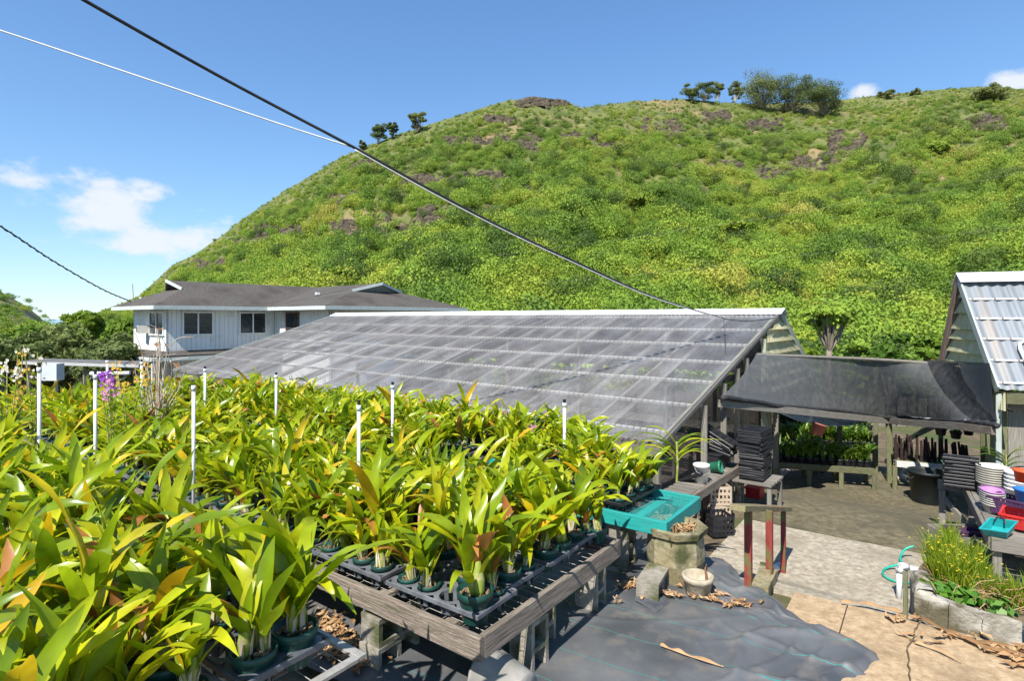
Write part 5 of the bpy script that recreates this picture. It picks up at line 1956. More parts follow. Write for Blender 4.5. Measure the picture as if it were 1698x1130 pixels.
obj('handle', MB().tube([(.11, 0, .235), (.09, -.09, .16), (0, -.125, .13), (-.09, -.09, .16), (-.11, 0, .235)], .004, 5).mesh('handle', WIREM), bk, Matrix.Identity(4), True)
lathe_thing('green_pot', 'green plastic pot lying on its side beside the white bucket', 'pot', at(1186, 785, PZ) + Vector((0, 0, .09)),
            [(0, -.08), (.068, -.08), (.082, .06), (.09, .06), (.09, .09), (.083, .09), (.065, -.06), (0, -.06)], mat('bright_green_pot', (.02, .15, .085), (.035, .20, .12), 6, .4), 18,
            tilt=Matrix.Rotation(R(-35), 4, 'Z') @ Matrix.Rotation(R(80), 4, 'Y'))
# strap leaved orchid with long arching leaves
def strap_plant(label, p, n, L, W, m, seed, up=.35, name='strap_leaf_orchid', z0=.25):
    r = random.Random(seed)
    t_ = thing(name, label, 'orchid', p)
    obj('stem', MB().tube([(0, 0, 0), (.01, .0, z0 * .6), (0, 0, z0 + .12)], .012, 6).mesh('stem', BULB), t_, Matrix.Identity(4), True)
    for k in range(n):
        g = leaf_geo(L * r.uniform(.8, 1.15), W, R(r.uniform(15, 45)), R(r.uniform(95, 135)), .5, r.uniform(-.2, .2), .1, 10)
        M = Matrix.Translation((0, 0, z0 * .5 + (z0 * .8) * k / n)) @ Matrix.Rotation((k % 2) * math.pi + r.uniform(-.5, .5) + seed, 4, 'Z')
        obj('leaf', np_mesh('strap_leaf', g[0], g[1], [m], None, True), t_, M, True)
    return t_


strap_plant('tall vanda like orchid with long narrow arching leaves by the black trays', at(1122, 800, .62), 14, .5, .05, LEAF, 3, z0=.32)
strap_plant('dark spiky orchid with a pink bloom in front of the clear roof', atd(888, 750, 6.8), 12, .32, .03, leaf_mat('dark_strap_leaf', (.02, .05, .015), (.035, .07, .02), (.06, .09, .02), .4, .2), 8, z0=.25)

# milk crates under the potting bench
def crate_mesh(name, m, w=.30, h=.27, n=5):
    mb = MB()
    t = .012
    for (cx, cy, lx, ly) in ((0, -w / 2, 1, 0), (0, w / 2, 1, 0), (-w / 2, 0, 0, 1), (w / 2, 0, 0, 1)):
        for z in (.02, h * .3, h * .62, h - .02):
            mb.box((cx, cy, z), (w - t * ly * 2 if lx else t, t if lx else w - t * 2.2, .036))
        for k in range(n + 1):
            o = -w / 2 + w * k / n
            mb.box((cx + o * lx * .95, cy + o * ly * .95, h / 2), (.022 if lx else t * .8, t * .8 if lx else .022, h - .05))
    for k in range(n):
        mb.box((-w / 2 + w * (k + .5) / n, 0, .012), (.025, w - .03, .012))
    return mb.mesh(name, m)


CRB = crate_mesh('black_crate', BLACKP)
CRT = crate_mesh('beige_crate', mat('beige_plastic', (.40, .31, .22), (.50, .40, .30), 6, .6, c3=(.28, .2, .13), s3=4))
qb = gr(1193, 885)
rz = math.atan2(pd.y, pd.x)
tag(obj('milk_crate', CRB, None, Matrix.Translation(qb + pn * .02) @ Matrix.Rotation(rz + R(48), 4, 'Z')), 'black milk crate on the concrete under the potting bench', 'crate', 'crates under the potting bench')
qc = gr(1200, 868) + pn * .12
tag(obj('milk_crate', CRT, None, Matrix.Translation(qc) @ Matrix.Rotation(rz + R(50), 4, 'Z')), 'lower beige milk crate behind the black one', 'crate', 'crates under the potting bench')
tag(obj('milk_crate', CRT, None, Matrix.Translation(qc + Vector((.02, .0, .272))) @ Matrix.Rotation(rz + R(42), 4, 'Z')), 'upper beige milk crate stacked behind the black one', 'crate', 'crates under the potting bench')
RED = mat('red_plastic', (.45, .02, .02), (.55, .035, .03), 5, .45)
tag(MB().box(gr(1252, 826) + Vector((0, 0, .09)), (.28, .22, .16), rz).box(gr(1252, 826) + Vector((0, 0, .18)), (.31, .25, .03), rz).build('red_box', RED), 'dull red box on the ground under the tall tray stack', 'box')
tag(MB().lathe([(0, 0), (.09, 0), (.11, .2), (.12, .2), (.12, .22), (0, .22)], 14, gr(1222, 850) + pn * .4).build('red_can', RED, None, True), 'red can half hidden behind the potting bench leg', 'can')

# ================================================================== PLANTER, PIPES AND HOSE AT RIGHT
WALLP = [(1516, 1031), (1540, 1040), (1572, 1048), (1630, 1062), (1698, 1077), (1800, 1096)]
WP = [gr(x, y) for x, y in WALLP]
STONE = mat('limewashed_cement', (.24, .22, .175), (.42, .39, .33), 9, .95, bump=.6, bscale=40, c3=(.10, .085, .05), s3=5, w3=(.44, .6))
plw = thing('planter_wall', 'low curved whitewashed cement wall edging the grassy planter', 'planter wall', WP[0])
left = [Vector((at(1508, 934, .27).x, at(1508, 934, .27).y, -.05)), gr(1512, 985)]
path = [left[0], WP[0]] + WP[1:]
WHS = [.27, .27, .235, .20, .17, .16, .15]
for si, (a, b) in enumerate(zip(path, path[1:])):
    WH0, WH1 = WHS[si], WHS[si + 1]
    d = (b - a).normalized(); nn = Vector((-d.y, d.x, 0))
    L = (b - a).length
    if nn.x < 0 and a is not path[0]: nn = -nn
    if a is path[0]: nn = Vector((abs(nn.x), nn.y, 0)) if nn.x else nn
    mb = MB()
    r = random.Random(int(a.x * 100))

    def fn(u_, v_, a=a, b=b, nn=nn, WH0=WH0, WH1=WH1):
        WH = WH0 + (WH1 - WH0) * u_
        # wrap: outer face up, top, inner face
        base = a.lerp(b, .012 + .976 * u_)
        prof = [(0, -.12), (.006, .1), (.0, .2), (.012, WH - .03), (.035, WH), (.12, WH + .004), (.145, WH - .04), (.15, 0)]
        i = min(len(prof) - 2, int(v_ * (len(prof) - 1) - 1e-9)); f_ = v_ * (len(prof) - 1) - i
        o = prof[i][0] + (prof[i + 1][0] - prof[i][0]) * f_; z = prof[i][1] + (prof[i + 1][1] - prof[i][1]) * f_
        p = base + nn * o + Vector((0, 0, z))
        return p + Vector((fbm(p.x * 9, p.y * 9, p.z * 9), fbm(p.x * 9, p.y * 9, p.z * 9 + 5), fbm(p.x * 7, p.y * 7, 3))) * .014
    mb.grid(fn, max(6, int(L / .05)), 14)
    mb.build('wall_stone', STONE, plw)
inside = [Vector((p.x, p.y, .19 - .012 * i)) for i, p in enumerate(path)]
mb = MB().grid(lambda a, b: (lambda p: Vector((p.x, p.y, p.z - .01 + .03 * fbm(p.x * 4, p.y * 4))))(bez3(inside, a) + Vector((.13 + .75 * b, .08 + .62 * b, 0))), 30, 12)
o = mb.build('planter_soil', SOIL, plw)
o.name = 'soil'
# grass and yellow flowers
GRASS = leaf_mat('planter_grass', (.10, .19, .008), (.18, .27, .01), (.32, .34, .02), .5, .4, .3)
YEL = mat('yellow_bloom', (.62, .46, .01), (.7, .55, .02), 20, .6)
r = random.Random(91)
mb, mf = MB(), MB()
for k in range(5200):
    a, b = r.random(), r.random() ** .8
    base = bez3(inside, a * .9) + Vector((.17 + .7 * b, .11 + .55 * b, 0))
    if fbm(base.x * 2.2, base.y * 2.2, 4) < -.12 + .25 * (b < .2) or (b < .22 and r.random() < .6): continue
    px, py = proj(base)
    hgt = r.uniform(.10, .30) * (1.05 - .25 * (a > .5))
    lean = Vector((r.gauss(0, .28), r.gauss(0, .28), 0)) * hgt
    w = r.uniform(.0025, .0055)
    an = r.uniform(0, 3.14); wv = Vector((math.cos(an) * w, math.sin(an) * w, 0))
    m1 = base + lean * .35 + Vector((0, 0, hgt * .6)); tp = base + lean + Vector((0, 0, hgt))
    mb.add([base - wv, base + wv, m1 + wv * .8, m1 - wv * .8, tp], [(0, 1, 2, 3), (3, 2, 4)])
    if r.random() < .045 and a < .7:
        c = tp + Vector((0, 0, .004))
        mf.add([c + Vector((-.010, 0, 0)), c + Vector((0, -.010, .003)), c + Vector((.010, 0, 0)), c + Vector((0, .010, .003))], [(0, 1, 2, 3)])
        mf.add([c + Vector((-.009, -.006, .004)), c + Vector((.007, -.008, .006)), c + Vector((.009, .006, .004)), c + Vector((-.007, .008, .006))], [(0, 1, 2, 3)])
tag(mb.build('planter_grass', GRASS), 'tall bright green grass growing in the cement planter at right', 'grass', kind='stuff')
tag(mf.build('yellow_flowers', YEL), 'tiny yellow flowers scattered through the planter grass', 'flowers', kind='stuff')
# broad leaf weeds at the planter edge
WEED = leaf_mat('weed_leaf', (.05, .15, .01), (.08, .2, .015), (.12, .24, .02), .5, .3)
rn = np.random.default_rng(3)
for k, (a, lb) in enumerate(((.22, 'leafy green weed inside the planter wall near the pipe'), (.38, 'leafy green weed on the planter wall where it curves'), (.52, 'leafy green weed behind the middle of the planter wall'), (.66, 'leafy green weed at the right part of the planter wall'))):
    base = bez3(inside, a) + Vector((.24, .14, .05))
    vs, fs = leafcloud(34, (.12, .10, .07), .055, rn, .3, .5)
    wd = thing('weed', lb, 'weed', base, 0, 'weeds along the planter wall')
    obj('leaves', np_mesh('weed_leaves', vs, fs, [WEED]), wd, Matrix.Identity(4), True)
# twigs and dry grass tangle
mb = MB()
for k in range(110):
    a = r.uniform(.25, .95)
    base = bez3(inside, a) + Vector((r.uniform(.15, .6), r.uniform(.1, .35), .02))
    e = base + Vector((r.uniform(-.2, .2), r.uniform(-.12, .12), r.uniform(.02, .14)))
    mb.tube([base, (base + e) / 2 + Vector((0, 0, .04)), e], .003, 4, cap=False)
tag(mb.build('dry_twigs', LITTER), 'tangle of dry twigs along the inside of the planter wall', 'twigs', kind='stuff')
# dark upright board closing the planter's left end
q = gr(1506, 1028)
bd = thing('end_board', 'dark rotten board standing at the left end of the planter wall', 'board', q)
bar('board', q - Vector((0, 0, .05)) + Vector((-.02, .0, 0)), q + Vector((-.02, 0, .36)), .03, .14, WOODD, bd)
# white pipe
q = gr(1491, 995)
wp = thing('water_pipe', 'white elbowed water pipe rising at the planter corner', 'pipe', q)
h_ = CAMZ - (938 - HOR) / FPX * q.y
top = Vector((q.x, q.y, h_)); e1_ = atd(1556, 954, q.y + .05)
MB().tube([q - Vector((0, 0, .05)), top - Vector((0, 0, .03))], .026, 12).build('upright', PVC, wp, True)
MB().tube([top - Vector((0, 0, .075)), top - Vector((0, 0, .03)), top + Vector((.012, 0, -.006)), top + Vector((.045, .0, -.008)), top + (e1_ - top).normalized() * .1], .033, 12).build('elbow', PVC, wp, True)
MB().tube([top + (e1_ - top).normalized() * .08 + Vector((0, 0, -.002)), e1_], .026, 12).build('arm', PVC, wp, True)
# garden hose
HOSE = mat('teal_hose', (.01, .28, .20), (.02, .36, .26), 8, .4)
pts = []
for (px, py, dz) in ((1515, 925, .18), (1500, 924, .13), (1493, 928, .06), (1497, 938, .03), (1505, 946, .05), (1500, 944, .09), (1480, 942, .06), (1466, 944, .03), (1465, 953, .03), (1480, 962, .03), (1505, 966, .03), (1520, 962, .03)):
    p = gr(px, py + 6); pts.append(p + Vector((0, 0, dz)))


def smooth_path(P, n=6):
    out = []
    for i in range(len(P) - 1):
        a, b, c, d = P[max(i - 1, 0)], P[i], P[i + 1], P[min(i + 2, len(P) - 1)]
        for k in range(n):
            t = k / n
            out.append(.5 * ((2 * b) + (c - a) * t + (2 * a - 5 * b + 4 * c - d) * t * t + (3 * b - a - 3 * c + d) * t ** 3))
    return out + [P[-1]]


tag(MB().tube(smooth_path(pts), .013, 8).build('garden_hose', HOSE, None, True), 'teal garden hose looped beside the white water pipe', 'hose')

# ================================================================== RIGHT BENCH WITH POTS AND BASKETS
BZ = .05
N0 = at(1643, 890, BZ); N1 = at(1604, 812, BZ)
bd_ = (N1 - N0).normalized(); bn_ = Vector((bd_.y, -bd_.x, 0))
rb_ = thing('goods_bench', 'weathered grey bench at right heaped with pots and baskets', 'bench', Vector((N0.x, N0.y, zg(N0.x, N0.y))))
L_ = (N1 - N0).length + .35


def bp(a, b, z=BZ):
    p = N0 + bd_ * a + bn_ * b
    return Vector((p.x, p.y, z))


bar('long_rail', bp(0, 0, BZ - .07), bp(L_, 0, BZ - .07), .045, .13, WOODG, rb_)
bar('long_rail', bp(0, 1.2, BZ - .07), bp(L_, 1.2, BZ - .07), .045, .13, WOODG, rb_)
bar('end_rail', bp(-.03, .0, BZ - .07), bp(-.03, 1.22, BZ - .07), .04, .14, WOODG, rb_)
bar('end_rail', bp(L_ + .03, -.3, BZ - .07), bp(L_ + .03, 1.22, BZ - .07), .04, .14, WOODG, rb_)
for k in range(14):
    a = L_ * (k + .5) / 14
    bar('slat', bp(a, .03, BZ - .02), bp(a, 1.17, BZ - .02), .13, .03, WOODG, rb_)
for (a, b) in ((.06, .06), (.06, 1.1), (L_ - .35, .05), (L_, -.25), (L_ - .1, 1.1)):
    c = bp(a, b)
    bar('leg', Vector((c.x, c.y, zg(c.x, c.y) - .02)), Vector((c.x, c.y, BZ - .14)), .08, .08, WOODG, rb_)
bar('brace', bp(L_ - .35, .05, -.5), bp(L_, -.24, -.2), .04, .07, WOODG, rb_)
CREAM = mat('cream_plastic', (.40, .38, .32), (.50, .48, .42), 5, .5)
LILAC = mat('lilac_plastic', (.52, .22, .50), (.62, .32, .6), 5, .4, trans=.3)
PURP = mat('dark_purple_plastic', (.06, .025, .07), (.09, .04, .10), 6, .45)
TUBT = mat('teal_tub', (.01, .23, .23), (.02, .30, .30), 6, .35)
BLUE = mat('blue_plastic', (.02, .12, .42), (.03, .16, .5), 6, .4)
ORNG = mat('orange_plastic', (.55, .07, .02), (.65, .1, .03), 6, .4)
POTTUB = [(0, 0), (.13, 0), (.165, .05), (.175, .05), (.175, .062), (.165, .062), (.13, .012), (0, .012)]


def basket(name, label, cat, p, lx, ly, h, m, rz, slots=7, tilt=None, handle=False, group=None):
    """Open slotted tub: tapered walls of bars, rim and floor."""
    t_ = thing(name, label, cat, p, rz, group)
    mb = MB()
    tp = .86
    for (sx_, sy_, n) in ((1, 0, slots), (0, 1, max(3, int(slots * ly / lx)))):
        for sgn in (-1, 1):
            for k in range(n):
                u_ = (k + .5) / n * 2 - 1
                if sx_:
                    b0 = Vector((u_ * lx / 2 * tp, sgn * ly / 2 * tp, .01)); b1 = Vector((u_ * lx / 2, sgn * ly / 2, h)); w = Vector((lx / n * .36, 0, 0)); th_ = Vector((0, .006, 0))
                else:
                    b0 = Vector((sgn * lx / 2 * tp, u_ * ly / 2 * tp, .01)); b1 = Vector((sgn * lx / 2, u_ * ly / 2, h)); w = Vector((0, ly / n * .36, 0)); th_ = Vector((.006, 0, 0))
                mb.add([b0 - w - th_, b0 + w - th_, b1 + w - th_, b1 - w - th_, b0 - w + th_, b0 + w + th_, b1 + w + th_, b1 - w + th_],
                       [(0, 1, 2, 3), (7, 6, 5, 4), (0, 3, 7, 4), (1, 5, 6, 2)])
    for z, f_ in ((.012, tp), (h * .4, tp + (1 - tp) * .4), (h * .7, tp + (1 - tp) * .7)):
        hh = .028 if z > .02 else .05
        for sgn in (-1, 1):
            mb.box((0, sgn * ly / 2 * f_, z + hh / 2), (lx * f_, .008, hh)); mb.box((sgn * lx / 2 * f_, 0, z + hh / 2), (.008, ly * f_ - .02, hh))
    mb.box((0, 0, .008), (lx * tp, ly * tp, .008))
    M = tilt or Matrix.Identity(4)
    obj('tub', mb.mesh('tub', m), t_, M, True)
    rm = MB()
    for sgn in (-1, 1):
        rm.box((0, sgn * ly / 2, h), (lx + .03, .022, .02)); rm.box((sgn * lx / 2, 0, h), (.022, ly - .024, .02))
    obj('rim', rm.mesh('rim', m), t_, M, True)
    return t_


rzb = math.atan2(bd_.y, bd_.x)
q = at(1592, 812, BZ)
for k in range(9):
    c = Vector((q.x + .05, q.y + .05, BZ + .008 + k * .046))
    tag(obj('nested_tray', PLUG, None, Matrix.Translation(c) @ Matrix.Rotation(rzb + .1 * math.sin(k * 3), 4, 'Z') @ Matrix.Diagonal((.72, .72, 1, 1))),
        'uppermost black tray of the stack at the left end of the goods bench' if k == 8 else f'black tray, {ORD[k]} from below, stack at left end of the goods bench', 'tray', 'black trays on the goods bench')
WT = tray_mesh('white_pot_carrier', mat('pale_grey_plastic', (.45, .46, .46), (.56, .57, .57), 6, .5), 2, 3, .16, .066, .05)
c = at(1628, 815, BZ) + Vector((.1, .1, .18))
tag(obj('pot_carrier', WT, None, Matrix.Translation(c) @ Matrix.Rotation(rzb + R(20), 4, 'Z') @ Matrix.Rotation(R(-62), 4, 'Y')), 'pale grey pot carrier with round holes leaning on the goods bench', 'pot carrier')
c = at(1652, 835, BZ)
for k in range(8):
    lathe_thing('saucer', 'cream round saucer ' + ('topping the stack on the goods bench' if k == 7 else f'{ORD[k]} from below in the tall stack on the goods bench'), 'saucer', Vector((c.x + .22, c.y + .32, BZ + .12 + k * .03)), POTTUB, CREAM, 20, 'stacked cream saucers')
MB_ = MB()
tag(MB().box((c.x + .22, c.y + .32, BZ + .055), (.32, .3, .11), rzb).build('saucer_box', mat('pale_wood_box', (.3, .28, .24), (.4, .37, .32), 5, .8)), 'low grey box under the stack of cream saucers', 'box')
c = at(1650, 852, BZ)
for k in range(7):
    M = Matrix.Translation((c.x + .04, c.y + .08, BZ + .10 + k * .026)) @ Matrix.Rotation(rzb, 4, 'Z')
    mb = MB().lathe([(.10, -.10), (.14, .0), (.155, 0), (.155, .012), (.14, .012)], 20, sx=1.25, sy=.8)
    tag(obj('nested_tub', mb.mesh('nested_tub', LILAC if k == 6 else CREAM, True), None, M), 'lilac oval tub topping the nested tubs' if k == 6 else f'cream oval tub, {ORD[k]} from below, nested under the lilac one', 'tub', 'nested oval tubs')
basket('purple_basket', 'dark purple slotted basket between lilac tubs and red basket', 'basket', Vector((at(1680, 858, BZ).x, at(1680, 858, BZ).y, BZ + .02)), .38, .28, .20, PURP, rzb + R(60), 9)
basket('shopping_basket', 'bright red slotted basket on the right bench', 'basket', at(1693, 880, BZ) + Vector((.04, .0, .03)), .38, .27, .15, RED, rzb + R(75), 9, Matrix.Rotation(R(-6), 4, 'X'))
tt = thing('teal_tub', 'shiny teal tub tipped at the near corner of the right bench', 'tub', at(1664, 893, BZ) + Vector((0, .05, .04)), rzb + R(70))
mb = MB().lathe([(0, 0), (.10, 0), (.12, .085), (.135, .09), (.135, .10), (.115, .10), (.09, .015), (0, .012)], 4, sx=1.45, sy=1.0)
obj('tub', mb.mesh('tub', TUBT), tt, Matrix.Rotation(R(-22), 4, 'X') @ Matrix.Rotation(R(45), 4, 'Z'), True)
MB().box((0, 0, 0), (.09, .012, .014))
obj('handle', MB().tube([(-.05, -.05, .09), (-.03, -.10, .12), (.03, -.10, .12), (.05, -.05, .09)], .008, 6).mesh('handle', BLACKP), tt, Matrix.Rotation(R(-22), 4, 'X'), True)
c = atd(1690, 800, 7.2)
for k in range(5):
    lathe_thing('white_pot', 'white pot ' + ('on top of the nested pots at the right edge' if k == 4 else f'{ORD[k]} from below in the nested stack at the right edge'), 'pot', Vector((c.x, c.y, BZ + .02 + k * .05)),
                [(0, 0), (.10, 0), (.14, .16), (.15, .16), (.15, .18), (.135, .18), (.095, .012), (0, .012)], WB, 18, 'nested white pots')
lathe_thing('orange_cup', 'orange pot among the pots at the right edge', 'pot', atd(1697, 800, 6.5), [(0, 0), (.07, 0), (.09, .12), (.10, .12), (.10, .14), (.085, .14), (.065, .012), (0, .012)], ORNG, 16)
lathe_thing('blue_pot', 'blue rimmed pot at the right edge above the red basket', 'pot', atd(1699, 832, 6.2), [(0, 0), (.07, 0), (.09, .12), (.10, .12), (.10, .14), (.085, .14), (.065, .012), (0, .012)], BLUE, 16)
# wooden box and purple trough on the ground by the bench
q = gr(1618, 912)
basket('purple_trough', 'long dark purple trough in a grey wooden box below the right bench', 'trough', q + Vector((.05, .1, .06)), .62, .2, .15, PURP, R(-12), 3)
bx_ = thing('wooden_box', 'open grey wooden box on the ground behind the planter grass', 'box', q)
for (dx, dy, lx, ly) in ((0, -.13, .74, .02), (0, .34, .74, .02), (-.37, .1, .02, .44), (.37, .1, .02, .44)):
    MB().box(q + Vector((dx, dy, .10)), (lx, ly, .2)).build('side_board', WOODG, bx_)
MB().box(q + Vector((0, .1, .012)), (.7, .42, .02)).build('bottom_board', WOODG, bx_)
# black bin
q = gr(1537, 834)
bn = thing('waste_bin', 'big black round bin standing on the yard under the canopy', 'bin', q)
obj('bin', MB().lathe([(0, 0), (.235, 0), (.24, .02), (.285, .55), (.305, .555), (.305, .60), (.285, .605), (.27, .56), (.22, .03), (0, .03)], 26).mesh('bin', mat('bin_plastic', (.006, .010, .010), (.014, .018, .018), 6, .5), True), bn, Matrix.Identity(4), True)
for sg in (-1, 1):
    obj('handle', MB().tube([(sg * .3, -.07, .5), (sg * .34, -.05, .46), (sg * .34, .05, .46), (sg * .3, .07, .5)], .012, 6).mesh('handle', BLACKP), bn, Matrix.Identity(4), True)

# ================================================================== NURSERY BEHIND THE CANOPY
NLEAF = leaf_mat('nursery_leaf', (.05, .13, .012), (.09, .19, .014), (.2, .27, .02), .45, .35)
BLOOM = mat('orange_bloom', (.62, .30, .02), (.7, .4, .03), 20, .6)


def nursery_bench(label, px0, px1, py, d0, d1, depth, posts=4):
    a, b = atd(px0, py, d0), atd(px1, py, d1)
    b.z = a.z
    d = (b - a).normalized(); nn = Vector((-d.y, d.x, 0))
    if nn.y < 0: nn = -nn
    t_ = thing('nursery_bench', label, 'bench', Vector((a.x, a.y, zg(a.x, a.y))), 0, 'nursery benches behind the canopy')
    bar('front_rail', a, b, .05, .12, WOODD, t_)
    bar('back_rail', a + nn * depth, b + nn * depth, .05, .12, WOODD, t_)
    n = int((b - a).length / .16)
    for k in range(n):
        c = a.lerp(b, (k + .5) / n)
        bar('slat', c + nn * .03 + Vector((0, 0, .03)), c + nn * (depth - .03) + Vector((0, 0, .03)), .1, .025, WOODD, t_)
    for k in range(posts):
        for q in (.0, depth):
            c = a.lerp(b, k / (posts - 1)) + nn * q
            z0 = zg(c.x, c.y)
            if c.z - .07 > z0 + .05:
                bar('leg', Vector((c.x, c.y, z0 - .05)), c - Vector((0, 0, .06)), .08, .08, WOODD, t_)
    return a, b, nn


FOLV = []
for k in range(6):
    r = random.Random(700 + k)
    vl2, fl2, o2 = [], [], 0
    for j in range(13):
        g = leaf_geo(r.uniform(.25, .5), r.uniform(.03, .055), R(r.uniform(0, 25)), R(r.uniform(35, 110)), .4, r.uniform(-.4, .4), .2, 5)
        M = np.array(Matrix.Translation((r.uniform(-.04, .04), r.uniform(-.04, .04), .12)) @ Matrix.Rotation(r.uniform(0, 6.28), 4, 'Z'))
        vl2.append(g[0] @ M[:3, :3].T + M[:3, 3]); fl2.append(g[1] + o2); o2 += len(g[0])
    FOLV.append(np_mesh('foliage', np.vstack(vl2), np.vstack(fl2), [NLEAF], None, True))
BLM = MB()
for k in range(7):
    a = k * .9
    BLM.add(*[[Vector((.05 * math.cos(a), .05 * math.sin(a), .44 + .02 * k)) + Vector(v) * .03 for v in ((-1, 0, 0), (0, -.6, .3), (1, 0, .2), (0, .6, -.2))], [(0, 1, 2, 3)]])
BLM = BLM.mesh('bloom', BLOOM)
BPOT = MB().lathe(POT_P, 10).mesh('nursery_pot', BLACKP, True)
rows = [('front row nursery bench low behind the canopy, left part', 1290, 1450, 772, 11.9, 11.4, .55, 'front'),
        ('middle row nursery bench behind the canopy, left part', 1290, 1450, 742, 13.6, 13.2, .55, 'middle'),
        ('back row nursery bench behind the canopy, left part', 1290, 1450, 714, 15.6, 15.2, .55, 'back')]
r = random.Random(8)
for (lb, x0, x1, py, d0, d1, dep, rn_) in rows:
    a, b, nn = nursery_bench(lb, x0, x1, py, d0, d1, dep)
    n = int((b - a).length / .13)
    for k in range(n):
        for q in (.14, .40):
            c = a.lerp(b, (k + .5) / n) + nn * q + Vector((r.uniform(-.02, .02), r.uniform(-.03, .03), .045))
            bloom = rn_ == 'front' and k % 5 == 2 and q < .2
            wh = ('front', 'back')[q > .2]
            lb2 = f'leafy plant, {ORD[min(k, 23)]} from left, {wh} line, {rn_} nursery bench' if not bloom else f'orange flowered plant, {ORD[min(k, 23)]} from left on the front nursery bench'
            t_ = thing('nursery_plant', lb2, 'plant', c, r.uniform(0, 6), 'plants on the nursery benches')
            obj('pot', BPOT, t_, Matrix.Identity(4), True)
            s = r.uniform(.9, 1.25)
            obj('foliage', r.choice(FOLV), t_, Matrix.Diagonal((s, s, s, 1)), True)
            if bloom: obj('bloom', BLM, t_, Matrix.Identity(4), True)
# bench of dark fern poles on the right
a, b, nn = nursery_bench('pale edged bench holding dark upright fern poles behind the post', 1484, 1612, 768, 11.4, 10.9, .6)
FERN = mat('fern_pole', (.012, .008, .007), (.05, .025, .02), 14, .95, bump=.8, bscale=30)
fpm = MB().tube([(0, 0, 0), (.005, 0, .2), (-.004, .004, .42)], .028, 7, rs=[.03, .026, .02]).mesh('fern_pole', FERN)
n = 15
for k in range(n):
    for q in (.12, .36):
        c = a.lerp(b, (k + .5) / n) + nn * q + Vector((r.uniform(-.02, .02), r.uniform(-.05, .05), .045))
        o = obj('fern_pole', fpm, None, Matrix.Translation(c) @ Matrix.Rotation(r.uniform(-.08, .08), 4, 'X') @ Matrix.Rotation(r.uniform(-.08, .08), 4, 'Y') @ Matrix.Diagonal((1, 1, r.uniform(.8, 1.15), 1)))
        tag(o, f'dark fern pole, {ORD[k]} from left, {("front", "back")[q > .2]} line on the pale edged bench', 'fern pole', 'row of fern poles')
bar_ = thing('pale_edge_board', 'pale board along the front of the fern pole bench', 'board', a)
bar('board', a + Vector((0, -.05, -.01)), b + Vector((0, -.05, -.01)), .03, .12, PURL, bar_)
# pale jar shaped stand under it, cement blocks, green sheet, hanging pots
q = gr(1500, 800)
lathe_thing('cement_pedestal', 'pale cement pedestal under the fern pole bench', 'pedestal', q + Vector((0, .3, 0)), [(0, 0), (.20, 0), (.20, .06), (.14, .1), (.15, .25), (.19, .32), (.19, .38), (0, .38)], mat('pink_cement', (.36, .28, .22), (.46, .38, .31), 6, .9), 10)
for k, (px, py, lb) in enumerate(((1352, 788, 'mossy block lying at the edge of the yard, left one'), (1372, 782, 'dark block on end behind the mossy one at the yard edge'))):
    q = gr(px, py); block(lb, q, R(20 + 50 * k), 'flat' if k == 0 else 'up', 'blocks at the yard edge')
r = random.Random(4)
for k, (px, py, d, lb) in enumerate(((1560, 722, 10.6, 'hanging leafy pot under the canopy, leftmost of three'), (1585, 728, 10.8, 'hanging leafy pot under the canopy, middle of three'), (1606, 722, 11.2, 'hanging leafy pot under the canopy, rightmost of three'))):
    c = atd(px, py, d)
    t_ = thing('hanging_pot', lb, 'hanging pot', c, 0, 'hanging pots under the canopy')
    obj('pot', BPOT, t_, Matrix.Diagonal((1.2, 1.2, 1, 1)), True)
    obj('foliage', FOLV[k], t_, Matrix.Diagonal((.8, .8, .7, 1)), True)
    obj('wire', MB().tube([(.09, 0, .13), (0, 0, .42), (-.09, 0, .13)], .003, 4).mesh('wire', CABLE), t_, Matrix.Identity(4), True)
c = atd(1357, 712, 10.6)
t_ = thing('red_hanging_pot', 'faded red pot hanging under the spare black cloth', 'hanging pot', c)
obj('pot', MB().lathe([(0, -.12), (.09, -.12), (.125, .08), (.135, .08), (.135, .10), (.12, .1), (.085, -.1), (0, -.1)], 16).mesh('red_pot', mat('faded_red', (.36, .10, .07), (.44, .15, .11), 6, .7), True), t_, Matrix.Rotation(R(18), 4, 'Y'), True)
obj('wire', MB().tube([(.12, 0, .1), (0, 0, .35), (-.12, 0, .1)], .004, 4).mesh('wire', CABLE), t_, Matrix.Identity(4), True)
tag(MB().add([atd(1560, 765, 10.2), atd(1610, 765, 10.0), atd(1618, 790, 9.5), atd(1585, 800, 9.5)], [(0, 1, 2, 3)]).build('green_sheet', mat('green_sheet', (.02, .10, .06), (.03, .14, .09), 5, .6)), 'dark green plastic sheet behind the black trays on the right', 'sheet')
bpy.context.scene.objects['green_sheet'].modifiers.new('t', 'SOLIDIFY').thickness = .02
strap_plant('dark spiky leaved plant in the shade right of the hanging pots', atd(1668, 790, 8.6), 12, .45, .035, NLEAF, 15, z0=.2, name='spiky_plant')
